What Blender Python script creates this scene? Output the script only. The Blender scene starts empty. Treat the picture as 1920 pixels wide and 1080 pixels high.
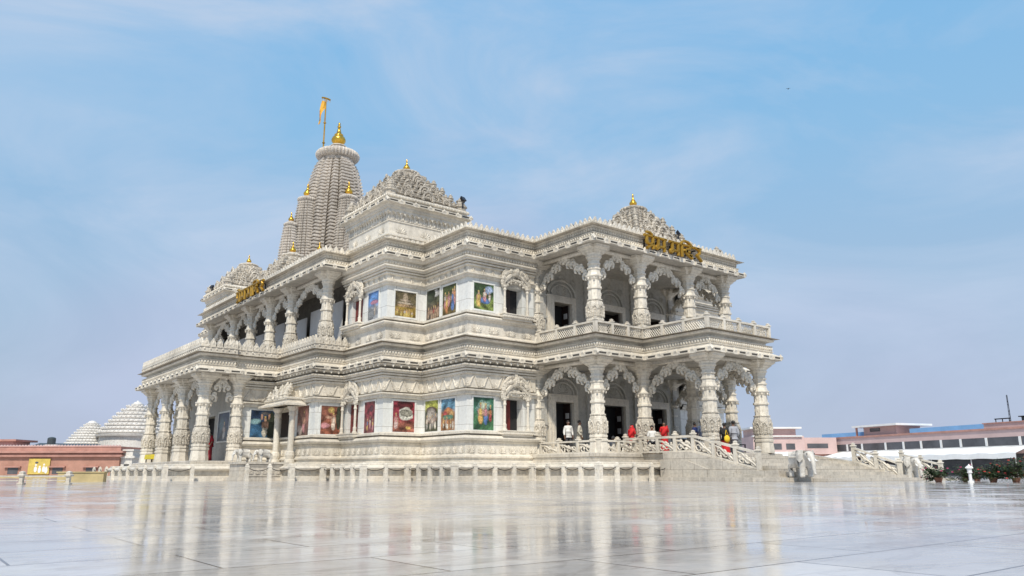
import bpy, math, random
from mathutils import Matrix, Vector
random.seed(7)
C = bpy.context.scene.collection
S = 5.8                      # metres per plan unit
CAMH = 0.06                  # eye height in plan units; heights below are measured from the eye
def Zh(z): return (z + CAMH) * S
R = math.radians
PI = math.pi

# ------------------------------------------------------------------ plan
U1, U2, U3, U4, U5, U6 = 5.0326, 4.4502, 3.6722, 3.2603, 2.9614, 2.1569
V1, V2, V3, V4, V5, V6 = 3.8226, 4.5293, 5.3113, 6.0127, 6.7661, 7.5982
U5U = 3.0077
UC, VC = 5.533, 8.765
VT = 12.07                   # spire axis
FL = 0.165                   # porch floor
FLS = 0.125                  # side porch floor

# ------------------------------------------------------------------ materials
def new_mat(name):
    m = bpy.data.materials.new(name); m.use_nodes = True
    nt = m.node_tree; b = nt.nodes['Principled BSDF']
    return m, nt, b
def N(nt, t, **k):
    n = nt.nodes.new(t)
    for a, v in k.items(): setattr(n, a, v)
    return n
def ramp(nt, pts):
    r = N(nt, 'ShaderNodeValToRGB'); e = r.color_ramp.elements
    while len(e) < len(pts): e.new(0.5)
    for i, (p, c) in enumerate(pts):
        e[i].position = p; e[i].color = (c[0], c[1], c[2], 1)
    return r
def wpos(nt, sc=(1, 1, 1)):
    g = N(nt, 'ShaderNodeNewGeometry'); m = N(nt, 'ShaderNodeMapping')
    m.inputs['Scale'].default_value = sc
    nt.links.new(g.outputs['Position'], m.inputs['Vector']); return m.outputs[0]
def noise(nt, vec, scale, detail=4, rough=.6):
    n = N(nt, 'ShaderNodeTexNoise'); n.inputs['Scale'].default_value = scale
    n.inputs['Detail'].default_value = detail; n.inputs['Roughness'].default_value = rough
    nt.links.new(vec, n.inputs['Vector']); return n.outputs['Fac']
def mixc(nt, f, a, b, mode='MIX'):
    m = N(nt, 'ShaderNodeMix', data_type='RGBA', blend_type=mode)
    for s, v in ((0, f), (6, a), (7, b)):
        if hasattr(v, 'links'): nt.links.new(v, m.inputs[s])
        elif s == 0: m.inputs[0].default_value = v
        else: m.inputs[s].default_value = (v[0], v[1], v[2], 1)
    return m.outputs[2]
def mathn(nt, op, a, b=0.5):
    m = N(nt, 'ShaderNodeMath', operation=op)
    for i, v in ((0, a), (1, b)):
        if hasattr(v, 'links'): nt.links.new(v, m.inputs[i])
        else: m.inputs[i].default_value = v
    return m.outputs[0]
def stone(name, light, dark, stain=(.55, .46, .34), carve=0.0, carve_scale=5.0, rough=.5, grime_shade=.5, stain_amt=.5, joints=None):
    m, nt, b = new_mat(name); L = nt.links.new
    p = wpos(nt)
    big = noise(nt, p, .22, 5, .65)
    st = noise(nt, wpos(nt, (1.6, 1.6, .22)), 1.0, 6, .7)          # rain streaks run down
    fine = noise(nt, p, 7.0, 4, .7)
    r1 = ramp(nt, [(.40, dark), (.58, light)]); L(mathn(nt, 'ADD', mathn(nt, 'MULTIPLY', big, .5), mathn(nt, 'MULTIPLY', st, .5)), r1.inputs[0])
    r2 = ramp(nt, [(.52, (0, 0, 0)), (.78, (stain_amt,) * 3)]); L(st, r2.inputs[0])
    c = mixc(nt, r2.outputs[0], r1.outputs[0], stain)
    r3 = ramp(nt, [(.30, (1 - grime_shade * .62, 1 - grime_shade * .65, 1 - grime_shade * .68)), (.56, (1, 1, 1))]); L(fine, r3.inputs[0])  # random grime specks, deepened to stand in for shade in the carving
    c = mixc(nt, 1.0, c, r3.outputs[0], 'MULTIPLY')
    h = fine
    if carve:
        v = N(nt, 'ShaderNodeTexVoronoi', feature='SMOOTH_F1'); v.inputs['Scale'].default_value = carve_scale
        nz = N(nt, 'ShaderNodeTexNoise'); nz.inputs['Scale'].default_value = carve_scale * .55; nz.inputs['Detail'].default_value = 2; L(p, nz.inputs['Vector'])
        vm = N(nt, 'ShaderNodeVectorMath', operation='MULTIPLY_ADD'); L(nz.outputs['Color'], vm.inputs[0]); vm.inputs[1].default_value = (1.6 / carve_scale,) * 3; L(p, vm.inputs[2]); pd = vm.outputs[0]
        L(pd, v.inputs['Vector'])
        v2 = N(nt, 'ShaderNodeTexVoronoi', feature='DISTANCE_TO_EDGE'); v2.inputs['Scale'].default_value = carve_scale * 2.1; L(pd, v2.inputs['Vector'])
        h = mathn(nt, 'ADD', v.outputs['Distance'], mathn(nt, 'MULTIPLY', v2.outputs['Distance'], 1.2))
        rc = ramp(nt, [(.0, (.45, .42, .38)), (.11, (1, 1, 1))]); L(v2.outputs['Distance'], rc.inputs[0])   # shade of the carved grooves painted into the colour
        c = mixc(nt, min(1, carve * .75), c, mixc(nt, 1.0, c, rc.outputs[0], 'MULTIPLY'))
    if joints:
        br = N(nt, 'ShaderNodeTexBrick'); br.inputs['Scale'].default_value = 1
        br.inputs['Brick Width'].default_value = joints[0]; br.inputs['Row Height'].default_value = joints[1]
        br.inputs['Mortar Size'].default_value = .01; br.inputs['Color1'].default_value = (1, 1, 1, 1); br.inputs['Color2'].default_value = (.93, .94, .94, 1); br.inputs['Mortar'].default_value = (.48, .45, .42, 1)
        cx = N(nt, 'ShaderNodeCombineXYZ'); sx = N(nt, 'ShaderNodeSeparateXYZ'); L(p, sx.inputs[0])
        L(mathn(nt, 'ADD', sx.outputs[0], sx.outputs[1]), cx.inputs[0]); L(sx.outputs[2], cx.inputs[1]); L(cx.outputs[0], br.inputs['Vector'])
        c = mixc(nt, 1.0, c, br.outputs['Color'], 'MULTIPLY')
    L(c, b.inputs['Base Color']); b.inputs['Roughness'].default_value = rough
    bp = N(nt, 'ShaderNodeBump'); bp.inputs['Strength'].default_value = .25 + carve * .7; bp.inputs['Distance'].default_value = .02 + .07 * carve
    L(h, bp.inputs['Height']); L(bp.outputs[0], b.inputs['Normal'])
    return m
def plain(name, col, rough=.6, metal=0.0, var=.25, scale=3.0, bump=0.0):
    m, nt, b = new_mat(name); L = nt.links.new
    n = noise(nt, wpos(nt), scale, 5, .65)
    r = ramp(nt, [(.3, tuple(x * (1 - var) for x in col)), (.7, tuple(min(1, x * (1 + var * .4)) for x in col))]); L(n, r.inputs[0])
    L(r.outputs[0], b.inputs['Base Color']); b.inputs['Roughness'].default_value = rough; b.inputs['Metallic'].default_value = metal
    if bump:
        bp = N(nt, 'ShaderNodeBump'); bp.inputs['Strength'].default_value = bump; bp.inputs['Distance'].default_value = .03
        L(n, bp.inputs['Height']); L(bp.outputs[0], b.inputs['Normal'])
    return m
M = {}
M['marble'] = stone('white_marble', (.80, .75, .655), (.53, .49, .42), carve=.0, grime_shade=.36)
M['carved'] = stone('carved_marble', (.80, .75, .655), (.53, .49, .42), carve=.38, carve_scale=4.6, grime_shade=.4)
M['fine'] = stone('finely_carved_marble', (.80, .75, .655), (.53, .49, .42), carve=.6, carve_scale=6.0, grime_shade=.6)
M['panel'] = stone('polished_marble_slabs', (.80, .80, .775), (.68, .69, .67), stain_amt=.06, grime_shade=.2, rough=.3, joints=(1.5, .9))
M['soffit'] = stone('shaded_soffit_marble', (.56, .53, .48), (.40, .38, .34), grime_shade=.5)  # darker copy of the marble, underside shade put into its colour
M['shade'] = stone('shaded_porch_marble', (.50, .49, .45), (.38, .37, .34), carve=.12, carve_scale=3.0, grime_shade=.4)  # same marble darkened, the porch shade is painted into it
M['spire'] = stone('weathered_spire_marble', (.74, .68, .61), (.47, .43, .38), stain=(.30, .25, .20), carve=.15, carve_scale=5, grime_shade=.8)
M['roofm'] = stone('roof_marble', (.78, .72, .62), (.44, .40, .34), carve=.6, carve_scale=5.0, grime_shade=.7)
M['step'] = stone('step_marble', (.66, .61, .53), (.47, .43, .37), grime_shade=.45, joints=(1.4, .5), stain_amt=.45)
M['gold'] = plain('gilded_metal', (.78, .47, .07), .26, .92, .35, 2.0)
M['goldsign'] = plain('gold_letter_paint', (.46, .27, .035), .42, .55, .35, 2.0)
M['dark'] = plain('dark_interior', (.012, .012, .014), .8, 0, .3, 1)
M['recess'] = plain('shadowed_recess', (.13, .12, .105), .9, 0, .4, 3)  # dark colour stands in for shade in eave slots and the upper side porch
M['darkwood'] = plain('dark_door_wood', (.03, .018, .016), .5, 0, .5, 2)
M['red'] = plain('red_shutter_wood', (.16, .018, .015), .5, 0, .45, 2.5)
M['blind'] = plain('grey_blind', (.50, .50, .50), .8, 0, .15, 1.2)
M['lamp'] = plain('black_lamp_metal', (.03, .033, .045), .4, .5, .3, 4)
M['iron'] = plain('black_iron', (.02, .02, .024), .45, .6, .3, 4)
M['pink'] = plain('pink_sandstone', (.46, .25, .19), .8, 0, .25, 1.2, .3)
M['pinkpale'] = plain('hazed_pale_pink_plaster', (.60, .44, .42), .8, 0, .15, .6, .2)  # pale plaster, lightened further with distance haze in the colour
M['redtrim'] = plain('red_sandstone_trim', (.50, .27, .22), .8, 0, .25, 1.5)
M['whitepaint'] = plain('white_paint', (.8, .8, .79), .5, 0, .12, .8)
M['glass'] = plain('dark_window_glass', (.11, .11, .12), .12, 0, .4, .5)  # lightened a little, distance haze painted into the glass colour
M['blue'] = plain('blue_roof_sheet', (.22, .46, .76), .45, 0, .15, .8)  # blue sheet paled by distance haze put into its colour
M['canvas'] = plain('white_awning_canvas', (.82, .83, .83), .75, 0, .1, 1.2, .25)
M['yellow'] = plain('yellow_painted_board', (.66, .50, .12), .7, 0, .25, 2.2)
M['ochre'] = plain('ochre_plaster', (.52, .42, .22), .8, 0, .3, 1.2)
M['tank'] = plain('dark_water_tank', (.05, .07, .08), .5, 0, .2, 2)
M['domew'] = stone('white_dome_plaster', (.82, .80, .76), (.66, .64, .60), grime_shade=.5, stain_amt=.15)
M['leaf'] = plain('dark_green_leaves', (.05, .085, .03), .6, 0, .5, 6)
M['twig'] = plain('brown_twig', (.13, .10, .07), .8, 0, .4, 5)
M['flower'] = plain('pink_petals', (.62, .08, .22), .6, 0, .3, 8)
M['flowerred'] = plain('red_petals', (.66, .07, .06), .6, 0, .3, 8)
M['clay'] = plain('clay_pot', (.30, .14, .09), .8, 0, .3, 4)
M['elephant'] = stone('elephant_marble', (.74, .72, .67), (.52, .50, .46), grime_shade=.5)
M['flag'] = plain('saffron_cloth', (.80, .42, .05), .8, 0, .3, 1.5)

# painted wall pictures: the colours live on the mesh
def paint_material():
    m, nt, b = new_mat('painted_picture'); L = nt.links.new
    a = N(nt, 'ShaderNodeVertexColor', layer_name='paint')
    n = noise(nt, wpos(nt), 13, 6, .8)
    r = ramp(nt, [(.38, (.22, .2, .18)), (.60, (1.25, 1.2, 1.1))]); L(n, r.inputs[0])
    L(mixc(nt, .85, a.outputs['Color'], mixc(nt, 1.0, a.outputs['Color'], r.outputs[0], 'MULTIPLY')), b.inputs['Base Color'])
    b.inputs['Roughness'].default_value = .3
    return m
M['paint'] = paint_material()

def floor_material():
    m, nt, b = new_mat('wet_polished_marble_floor'); L = nt.links.new
    p = wpos(nt)
    br = N(nt, 'ShaderNodeTexBrick', offset=.5); br.inputs['Scale'].default_value = 1
    br.inputs['Brick Width'].default_value = 1.25; br.inputs['Row Height'].default_value = .622
    br.inputs['Mortar Size'].default_value = .007; br.inputs['Mortar Smooth'].default_value = .3
    br.inputs['Color1'].default_value = (.60, .58, .555, 1); br.inputs['Color2'].default_value = (.78, .755, .725, 1); br.inputs['Mortar'].default_value = (.10, .08, .07, 1)
    mp = N(nt, 'ShaderNodeMapping'); mp.inputs['Location'].default_value = (.2, .0, 0); L(p, mp.inputs['Vector']); L(mp.outputs[0], br.inputs['Vector'])
    vein = noise(nt, wpos(nt, (.5, 1.6, 1)), 1.1, 9, .75)
    r = ramp(nt, [(.34, (.66, .64, .64)), (.50, (1, .99, .97)), (.72, (.93, .95, 1.0))]); L(vein, r.inputs[0])
    c = mixc(nt, 1.0, br.outputs['Color'], r.outputs[0], 'MULTIPLY')
    wv = N(nt, 'ShaderNodeTexNoise'); wv.inputs['Scale'].default_value = .9; wv.inputs['Detail'].default_value = 9; wv.inputs['Roughness'].default_value = .62; wv.inputs['Distortion'].default_value = 1.4
    L(wpos(nt, (1, 2.2, 1)), wv.inputs['Vector'])
    ab = mathn(nt, 'ABSOLUTE', mathn(nt, 'SUBTRACT', wv.outputs['Fac'], .5))
    vr = ramp(nt, [(.0, (.66, .63, .62)), (.035, (1, 1, 1))]); L(ab, vr.inputs[0])                # thin grey veins
    c = mixc(nt, .5, c, mixc(nt, 1.0, c, vr.outputs[0], 'MULTIPLY'))
    damp = noise(nt, p, .22, 6, .7)
    dr_ = ramp(nt, [(.40, (.78, .76, .75)), (.60, (1.0, 1.0, 1.0))]); L(damp, dr_.inputs[0])
    c = mixc(nt, 1.0, c, dr_.outputs[0], 'MULTIPLY')
    L(c, b.inputs['Base Color'])
    w = noise(nt, p, .8, 7, .72)
    rr = ramp(nt, [(.34, (.04,) * 3), (.50, (.11,) * 3), (.68, (.26,) * 3)]); L(w, rr.inputs[0]); L(rr.outputs[0], b.inputs['Roughness'])
    h = noise(nt, p, 1.9, 5, .6)
    tilt = noise(nt, wpos(nt, (.8, 1.6, 1)), .5, 1, .4)
    bp = N(nt, 'ShaderNodeBump'); bp.inputs['Strength'].default_value = .16; bp.inputs['Distance'].default_value = .014
    L(mathn(nt, 'SUBTRACT', mathn(nt, 'ADD', h, tilt), mathn(nt, 'MULTIPLY', br.outputs['Fac'], .45)), bp.inputs['Height']); L(bp.outputs[0], b.inputs['Normal'])
    b.inputs['IOR'].default_value = 1.5; b.inputs['Specular IOR Level'].default_value = .55
    return m
M['floor'] = floor_material()

# ------------------------------------------------------------------ mesh builder
class MB:
    def __init__(s): s.v = []; s.f = []; s.m = []
    def add(s, v, f, mi=0):
        o = len(s.v); s.v += [tuple(p) for p in v]
        for q in f: s.f.append(tuple(i + o for i in q)); s.m.append(mi)
    def box(s, x0, y0, z0, x1, y1, z1, mi=0):
        if x0 > x1: x0, x1 = x1, x0
        if y0 > y1: y0, y1 = y1, y0
        if z0 > z1: z0, z1 = z1, z0
        s.add([(x0, y0, z0), (x1, y0, z0), (x1, y1, z0), (x0, y1, z0), (x0, y0, z1), (x1, y0, z1), (x1, y1, z1), (x0, y1, z1)],
              [(0, 3, 2, 1), (4, 5, 6, 7), (0, 1, 5, 4), (1, 2, 6, 5), (2, 3, 7, 6), (3, 0, 4, 7)], mi)
    def loft(s, poly, prof, cx=0, cy=0, mi=0, cap=True):          # poly: unit plan, prof: (z, scale)
        n = len(poly); v = []; f = []
        for z, r in prof: v += [(cx + x * r, cy + y * r, z) for x, y in poly]
        for k in range(len(prof) - 1):
            for i in range(n):
                j = (i + 1) % n; f.append((k * n + i, k * n + j, (k + 1) * n + j, (k + 1) * n + i))
        if cap: f.append(tuple(range(n - 1, -1, -1))); f.append(tuple((len(prof) - 1) * n + i for i in range(n)))
        s.add(v, f, mi)
    def tube(s, pts, r, n=6, mi=0, up=(0, 0, 1), flat=1.0, closed=False):
        P = [Vector(p) for p in pts]; k = len(P); v = []; f = []
        for i, p in enumerate(P):
            a = P[i - 1] if (i or closed) else p; b = P[(i + 1) % k] if (i < k - 1 or closed) else p
            t = (b - a).normalized() if (b - a).length > 1e-9 else Vector((0, 0, 1))
            w = Vector(up)
            if abs(t.dot(w.normalized())) > .97: w = Vector((1, 0, 0)) if abs(t.x) < .8 else Vector((0, 1, 0))
            s1 = t.cross(w).normalized(); s2 = s1.cross(t)
            ri = r[i] if isinstance(r, (list, tuple)) else r
            for j in range(n):
                q = 2 * PI * j / n; v.append(p + s1 * math.cos(q) * ri + s2 * math.sin(q) * ri * flat)
        for i in range(k if closed else k - 1):
            for j in range(n):
                i2 = (i + 1) % k; f.append((i * n + j, i * n + (j + 1) % n, i2 * n + (j + 1) % n, i2 * n + j))
        if not closed: f.append(tuple(range(n - 1, -1, -1))); f.append(tuple((k - 1) * n + j for j in range(n)))
        s.add(v, f, mi)
    def ball(s, c, r, nu=8, nv=5, sc=(1, 1, 1), mi=0):
        v = [(c[0], c[1], c[2] - r * sc[2])]; f = []
        for a in range(1, nv):
            ph = -PI / 2 + PI * a / nv
            for b in range(nu):
                t = 2 * PI * b / nu; v.append((c[0] + r * sc[0] * math.cos(ph) * math.cos(t), c[1] + r * sc[1] * math.cos(ph) * math.sin(t), c[2] + r * sc[2] * math.sin(ph)))
        v.append((c[0], c[1], c[2] + r * sc[2])); e = len(v) - 1
        for b in range(nu): f.append((0, 1 + (b + 1) % nu, 1 + b)); f.append((e, e - nu + b, e - nu + (b + 1) % nu))
        for a in range(nv - 2):
            for b in range(nu): f.append((1 + a * nu + b, 1 + a * nu + (b + 1) % nu, 1 + (a + 1) * nu + (b + 1) % nu, 1 + (a + 1) * nu + b))
        s.add(v, f, mi)
    def inst(s, t, mat):                                            # bake a template builder in
        o = len(s.v)
        s.v += [tuple(mat @ Vector(p)) for p in t.v]
        s.f += [tuple(i + o for i in q) for q in t.f]; s.m += t.m
    def sweep(s, pts, prof, closed=True, mi=0):                     # pts run so that the outside is on the right; prof: (outward offset, z)
        n = len(pts); off = []
        for i in range(n):
            def nrm(a, b):
                dx, dy = b[0] - a[0], b[1] - a[1]; l = math.hypot(dx, dy); return (dy / l, -dx / l)
            nn = []
            if closed or i > 0: nn.append(nrm(pts[i - 1], pts[i]))
            if closed or i < n - 1: nn.append(nrm(pts[i], pts[(i + 1) % n]))
            if len(nn) == 2 and abs(nn[0][0] * nn[1][0] + nn[0][1] * nn[1][1]) > .99: nn = nn[:1]
            off.append((sum(q[0] for q in nn), sum(q[1] for q in nn)))
        v = []; f = []; k = len(prof)
        for i in range(n):
            for o, z in prof: v.append((pts[i][0] + off[i][0] * o, pts[i][1] + off[i][1] * o, z))
        for i in range(n if closed else n - 1):
            j = (i + 1) % n
            for a in range(k - 1): f.append((i * k + a, j * k + a, j * k + a + 1, i * k + a + 1))
        s.add(v, f, mi)
    def build(s, name, mats, parent=None, loc=None, smooth=False):
        me = bpy.data.meshes.new(name)
        me.from_pydata(s.v, [], s.f)
        for m in (mats if isinstance(mats, (list, tuple)) else [mats]): me.materials.append(m)
        if len(me.materials) > 1: me.polygons.foreach_set('material_index', s.m)
        if smooth: me.polygons.foreach_set('use_smooth', [True] * len(me.polygons))
        me.update()
        o = bpy.data.objects.new(name, me); C.objects.link(o)
        if loc is not None: o.location = loc
        if parent: attach(o, parent)
        return o
def attach(o, parent):
    o.parent = parent
    w = parent.matrix_basis.copy(); q = parent
    while q.parent: w = q.parent.matrix_basis @ (q.matrix_parent_inverse @ w); q = q.parent
    o.matrix_parent_inverse = w.inverted()
def tag(o, label=None, cat=None, group=None, kind=None):
    if label: o['label'] = label
    if cat: o['category'] = cat
    if group: o['group'] = group
    if kind: o['kind'] = kind
    return o
def thing(name, label, cat, loc=(0, 0, 0), rz=0, group=None):
    o = bpy.data.objects.new(name, None); o.empty_display_size = .3; C.objects.link(o)
    o.location = loc; o.rotation_euler = (0, 0, rz)
    o.matrix_basis = Matrix.Translation(loc) @ Matrix.Rotation(rz, 4, 'Z')
    return tag(o, label, cat, group)
def local(o, parent):                                               # a part whose mesh is given in its parent's own frame
    o.parent = parent; return o
def dup(o, parent, mat=None):                                       # copy a part with its sub-parts
    c = o.copy(); C.objects.link(c); c.parent = parent
    c.matrix_parent_inverse = o.matrix_parent_inverse.copy()
    if mat is not None: c.matrix_basis = mat
    for ch in list(o.children):
        d = ch.copy(); C.objects.link(d); d.parent = c; d.matrix_parent_inverse = ch.matrix_parent_inverse.copy(); d.matrix_basis = ch.matrix_basis.copy()
    return c
def circ(n, r=1.0, ph=0.0): return [(r * math.cos(2 * PI * i / n + ph), r * math.sin(2 * PI * i / n + ph)) for i in range(n)]
SQ = [(-1, -1), (1, -1), (1, 1), (-1, 1)]
def plus(a=.55): return [(-a, -1), (a, -1), (a, -a), (1, -a), (1, a), (a, a), (a, 1), (-a, 1), (-a, a), (-1, a), (-1, -a), (-a, -a)]
def U(p): return (p[0] * S, p[1] * S)
def T(x, y, z): return Matrix.Translation((x, y, z))
def RZ(a): return Matrix.Rotation(a, 4, 'Z')

def mirror_full(chain):                                             # near quadrant, listed from the front to the side -> whole ring
    L = list(reversed(chain)); Rf = [(2 * UC - u, v) for u, v in chain]
    Rb = [(2 * UC - u, 2 * VC - v) for u, v in reversed(chain)]; Lb = [(u, 2 * VC - v) for u, v in chain]
    return [U(p) for p in L + Rf + Rb + Lb]
def edges(pts, closed=True):
    n = len(pts)
    for i in range(n if closed else n - 1):
        a, b = pts[i], pts[(i + 1) % n]; dx, dy = b[0] - a[0], b[1] - a[1]; l = math.hypot(dx, dy)
        yield a, b, (dx / l, dy / l), (dy / l, -dx / l), l
def shown(n, a, b):                                                  # faces the plaza, near half of the temple or its front
    if n[1] < -.5: return max(a[1], b[1]) < 9.2 * S
    if n[0] < -.5: return True
    return False
def row(mb, pts, tmpl, step, out, z, closed=True, flt=None, phase=.5, sub=1.0, scale=None):
    """Repeat a template (local x along the edge, -y outward, z up) along the edges of an outline moved out by `out`."""
    P = list(pts); n = len(P)
    for i, (a, b, t, nn, l) in enumerate(edges(P, closed)):
        if flt and not flt(nn, a, b): continue
        def turn(p0, p1, p2):
            return (p1[0] - p0[0]) * (p2[1] - p1[1]) - (p1[1] - p0[1]) * (p2[0] - p1[0])
        ea = eb = 0
        if closed or i > 0: ea = out if turn(P[i - 1], a, b) > 0 else -out
        if closed or i < n - 2: eb = out if turn(a, b, P[(i + 2) % n]) > 0 else -out
        L = l + ea + eb; k = max(1, int(round(L / step))); st = L / k
        ang = math.atan2(t[1], t[0])
        for j in range(k):
            d = -ea + st * (j + phase)
            m = T(a[0] + t[0] * d + nn[0] * out, a[1] + t[1] * d + nn[1] * out, z) @ RZ(ang)
            if scale: m = m @ Matrix.Diagonal((st / step * scale, scale, scale, 1))
            mb.inst(tmpl, m)

# small carved templates -------------------------------------------------
bead = MB(); bead.ball((0, 0, 0), .062, 6, 4, (1, .9, 1.35))
rib = MB(); rib.box(-.035, -.05, -.09, .035, .02, .09)
def merlon_t(w, h, t):
    m = MB(); o = [(-.5, 0), (.5, 0), (.5, .42), (.36, .62), (.2, .78), (.1, .88), (0, 1.0), (-.1, .88), (-.2, .78), (-.36, .62), (-.5, .42)]
    n = len(o)
    m.add([(x * w * .92, -t / 2, z * h) for x, z in o] + [(x * w * .92, t / 2, z * h) for x, z in o],
          [tuple(range(n)), tuple(range(2 * n - 1, n - 1, -1))] + [(i, i + n, (i + 1) % n + n, (i + 1) % n) for i in range(n)])
    m.ball((0, -t / 2, .42 * h), w * .2, 6, 4, (1, .5, 1.5))
    return m
merlon = merlon_t(.33, .50, .11)
slot = MB()
slot.box(-.29, -.05, .05, .29, .01, .085); slot.box(-.29, -.05, -.085, .29, .01, -.05)
slot.box(-.29, -.049, -.05, -.245, .01, .05); slot.box(.245, -.049, -.05, .29, .01, .05)
slot.box(-.245, -.02, -.05, .245, .008, .05, 1)
antefix = MB()
antefix.add([(-.13, -.01, -.09), (.13, -.01, -.09), (.07, -.06, .04), (-.07, -.06, .04), (0, .03, .19), (-.12, .14, .02), (.12, .14, .02)],
            [(0, 1, 2, 3), (3, 2, 4), (0, 3, 4, 5), (1, 6, 4, 2)])
tooth = MB(); tooth.add([(-.1, -.03, 0), (.1, -.03, 0), (0, -.06, -.16), (-.1, .1, 0), (.1, .1, 0), (0, .06, -.13)], [(0, 2, 1), (3, 4, 5), (0, 3, 5, 2), (1, 2, 5, 4)])
def palmette(h, w, leaves=7):
    m = MB()
    for i in range(leaves):
        a = PI * (i + .5) / leaves; l = h * (.7 + .3 * math.sin(a)); ca, sa = math.cos(a) * w / h, math.sin(a)
        tip = (ca * l, -.015, sa * l); md = (ca * l * .55, -.05, sa * l * .55); px, pz = -sa * .05, math.cos(a) * .05
        m.add([(0, -.01, 0), (md[0] + px, -.008, md[2] + pz), tip, (md[0] - px, -.008, md[2] - pz), md], [(0, 4, 1), (1, 4, 2), (2, 4, 3), (3, 4, 0)])
    m.ball((0, -.01, .03), .05, 6, 4, (1, .8, 1))
    return m
palm_big = palmette(.46, .36); palm_mid = palmette(.40, .34); palm_small = palmette(.24, .17, 5)
chevron = MB()
for sgn in (-1, 1):
    chevron.add([(sgn * .0, -.05, .58), (sgn * .05, -.05, .58), (sgn * .30, -.05, .04), (sgn * .25, -.05, .04), (sgn * -.01, 0, .6), (sgn * .07, 0, .6), (sgn * .33, 0, .02), (sgn * .23, 0, .02)],
                [(0, 1, 2, 3), (0, 4, 5, 1), (1, 5, 6, 2), (3, 2, 6, 7), (0, 3, 7, 4)])
figure = MB()                                                       # little standing relief figure under an arch
figure.ball((0, -.03, .2), .035, 6, 4); figure.ball((0, -.03, .11), .05, 6, 4, (1, .7, 1.5)); figure.ball((0, -.02, .02), .06, 6, 4, (1, .6, 1))
figure.tube([(-.11, 0, 0), (-.11, -.02, .16), (-.06, -.02, .26), (0, -.02, .3), (.06, -.02, .26), (.11, -.02, .16), (.11, 0, 0)], .018, 4)

# ------------------------------------------------------------------ the temple
temple = thing('marble_temple', 'huge white carved marble temple with pillared porches, painted wall pictures and a gold tipped spire', 'temple', (UC * S, VC * S, 0))
G = 0.0
low_chain = [(U1, V1), (U1, V2), (U2, V2), (U2, V3), (U3, V3), (U3, V4), (U4, V4), (U4, V5), (U5, V5), (U5, V6 + .035), (2.61, V6 + .035), (2.61, V6), (U6, V6)]
up_chain = [(U2, V2), (U2, V3), (U3, V3), (U3, V4), (U4, V4), (U4, V5), (U5U, V5)]
low_out = mirror_full(low_chain); up_out = mirror_full(up_chain)

# plinth: the low moulded platform all round
pl_chain = [(U2, V2), (U2, V3), (U3, V3), (U3, V4), (U4, V4), (U4, V5), (U5, V5), (U5, V6), (U6, V6)]
pl_out = mirror_full(pl_chain)
mb = MB(); o_ = .16 * S
mb.sweep(pl_out, [(o_ + .05, -.02), (o_ + .05, Zh(-.022)), (o_ - .13, Zh(-.018)), (o_ - .13, Zh(.028)), (o_ - .02, Zh(.031)), (o_ + .09, Zh(.038)), (o_ + .12, Zh(.048)), (o_ + .09, Zh(.058)), (o_, Zh(.064)), (o_ - .08, Zh(.07)), (o_ - .08, Zh(.082)), (o_ - .16, Zh(.087)), (-.6, Zh(.088))])
row(mb, pl_out, palmette(.2, .2, 5), .42, o_ - .13, Zh(-.012), flt=shown)
mb.build('plinth', M['marble'], temple)
mb = MB()                                                            # second stage of the base, under porch floors
def ring_cap(pts, z, mb): mb.add([(x, y, z) for x, y in pts], [tuple(range(len(pts)))])
fl_front = [(U2, V2 + .05), (U2, V3 + .3), (2 * UC - U2, V3 + .3), (2 * UC - U2, V2 + .05), (2 * UC - U1 , V2 + .05), (2 * UC - U1, V1 + .1), (U1, V1 + .1), (U1, V2 + .05)]
fl_front = [U(p) for p in reversed(fl_front)]
fl_front = list(reversed([U(p) for p in [(U2, V2 + .05), (U2, V3 + .3), (2 * UC - U2, V3 + .3), (2 * UC - U2, V2 + .05), (2 * UC - U1, V2 + .05), (2 * UC - U1, V1 + .1), (U1, V1 + .1), (U1, V2 + .05)]]))
def ccw(p):
    a = sum(p[i - 1][0] * p[i][1] - p[i][0] * p[i - 1][1] for i in range(len(p))); return p if a > 0 else list(reversed(p))
fl_front = ccw(fl_front)
fprof = [(.12, Zh(.07)), (.12, Zh(.105)), (.05, Zh(.11)), (.05, Zh(.13)), (.1, Zh(.134)), (.1, Zh(FL - .008)), (.06, Zh(FL - .002))]
mb.sweep(fl_front, fprof); ring_cap([(x, y) for x, y in fl_front], Zh(FL - .002), mb)
mb.build('porch_floor', M['step'], temple)
fl_side = ccw([U(p) for p in [(U6 + .06, V6 + .06), (U5 + .3, V6 + .06), (U5 + .3, 2 * VC - V6 - .06), (U6 + .06, 2 * VC - V6 - .06)]])
mb = MB(); k = FLS
mb.sweep(fl_side, [(.1, Zh(.07)), (.1, Zh(k - .012)), (.05, Zh(k - .003))]); ring_cap(fl_side, Zh(k - .003), mb)
mb.build('porch_floor', M['step'], temple)

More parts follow.
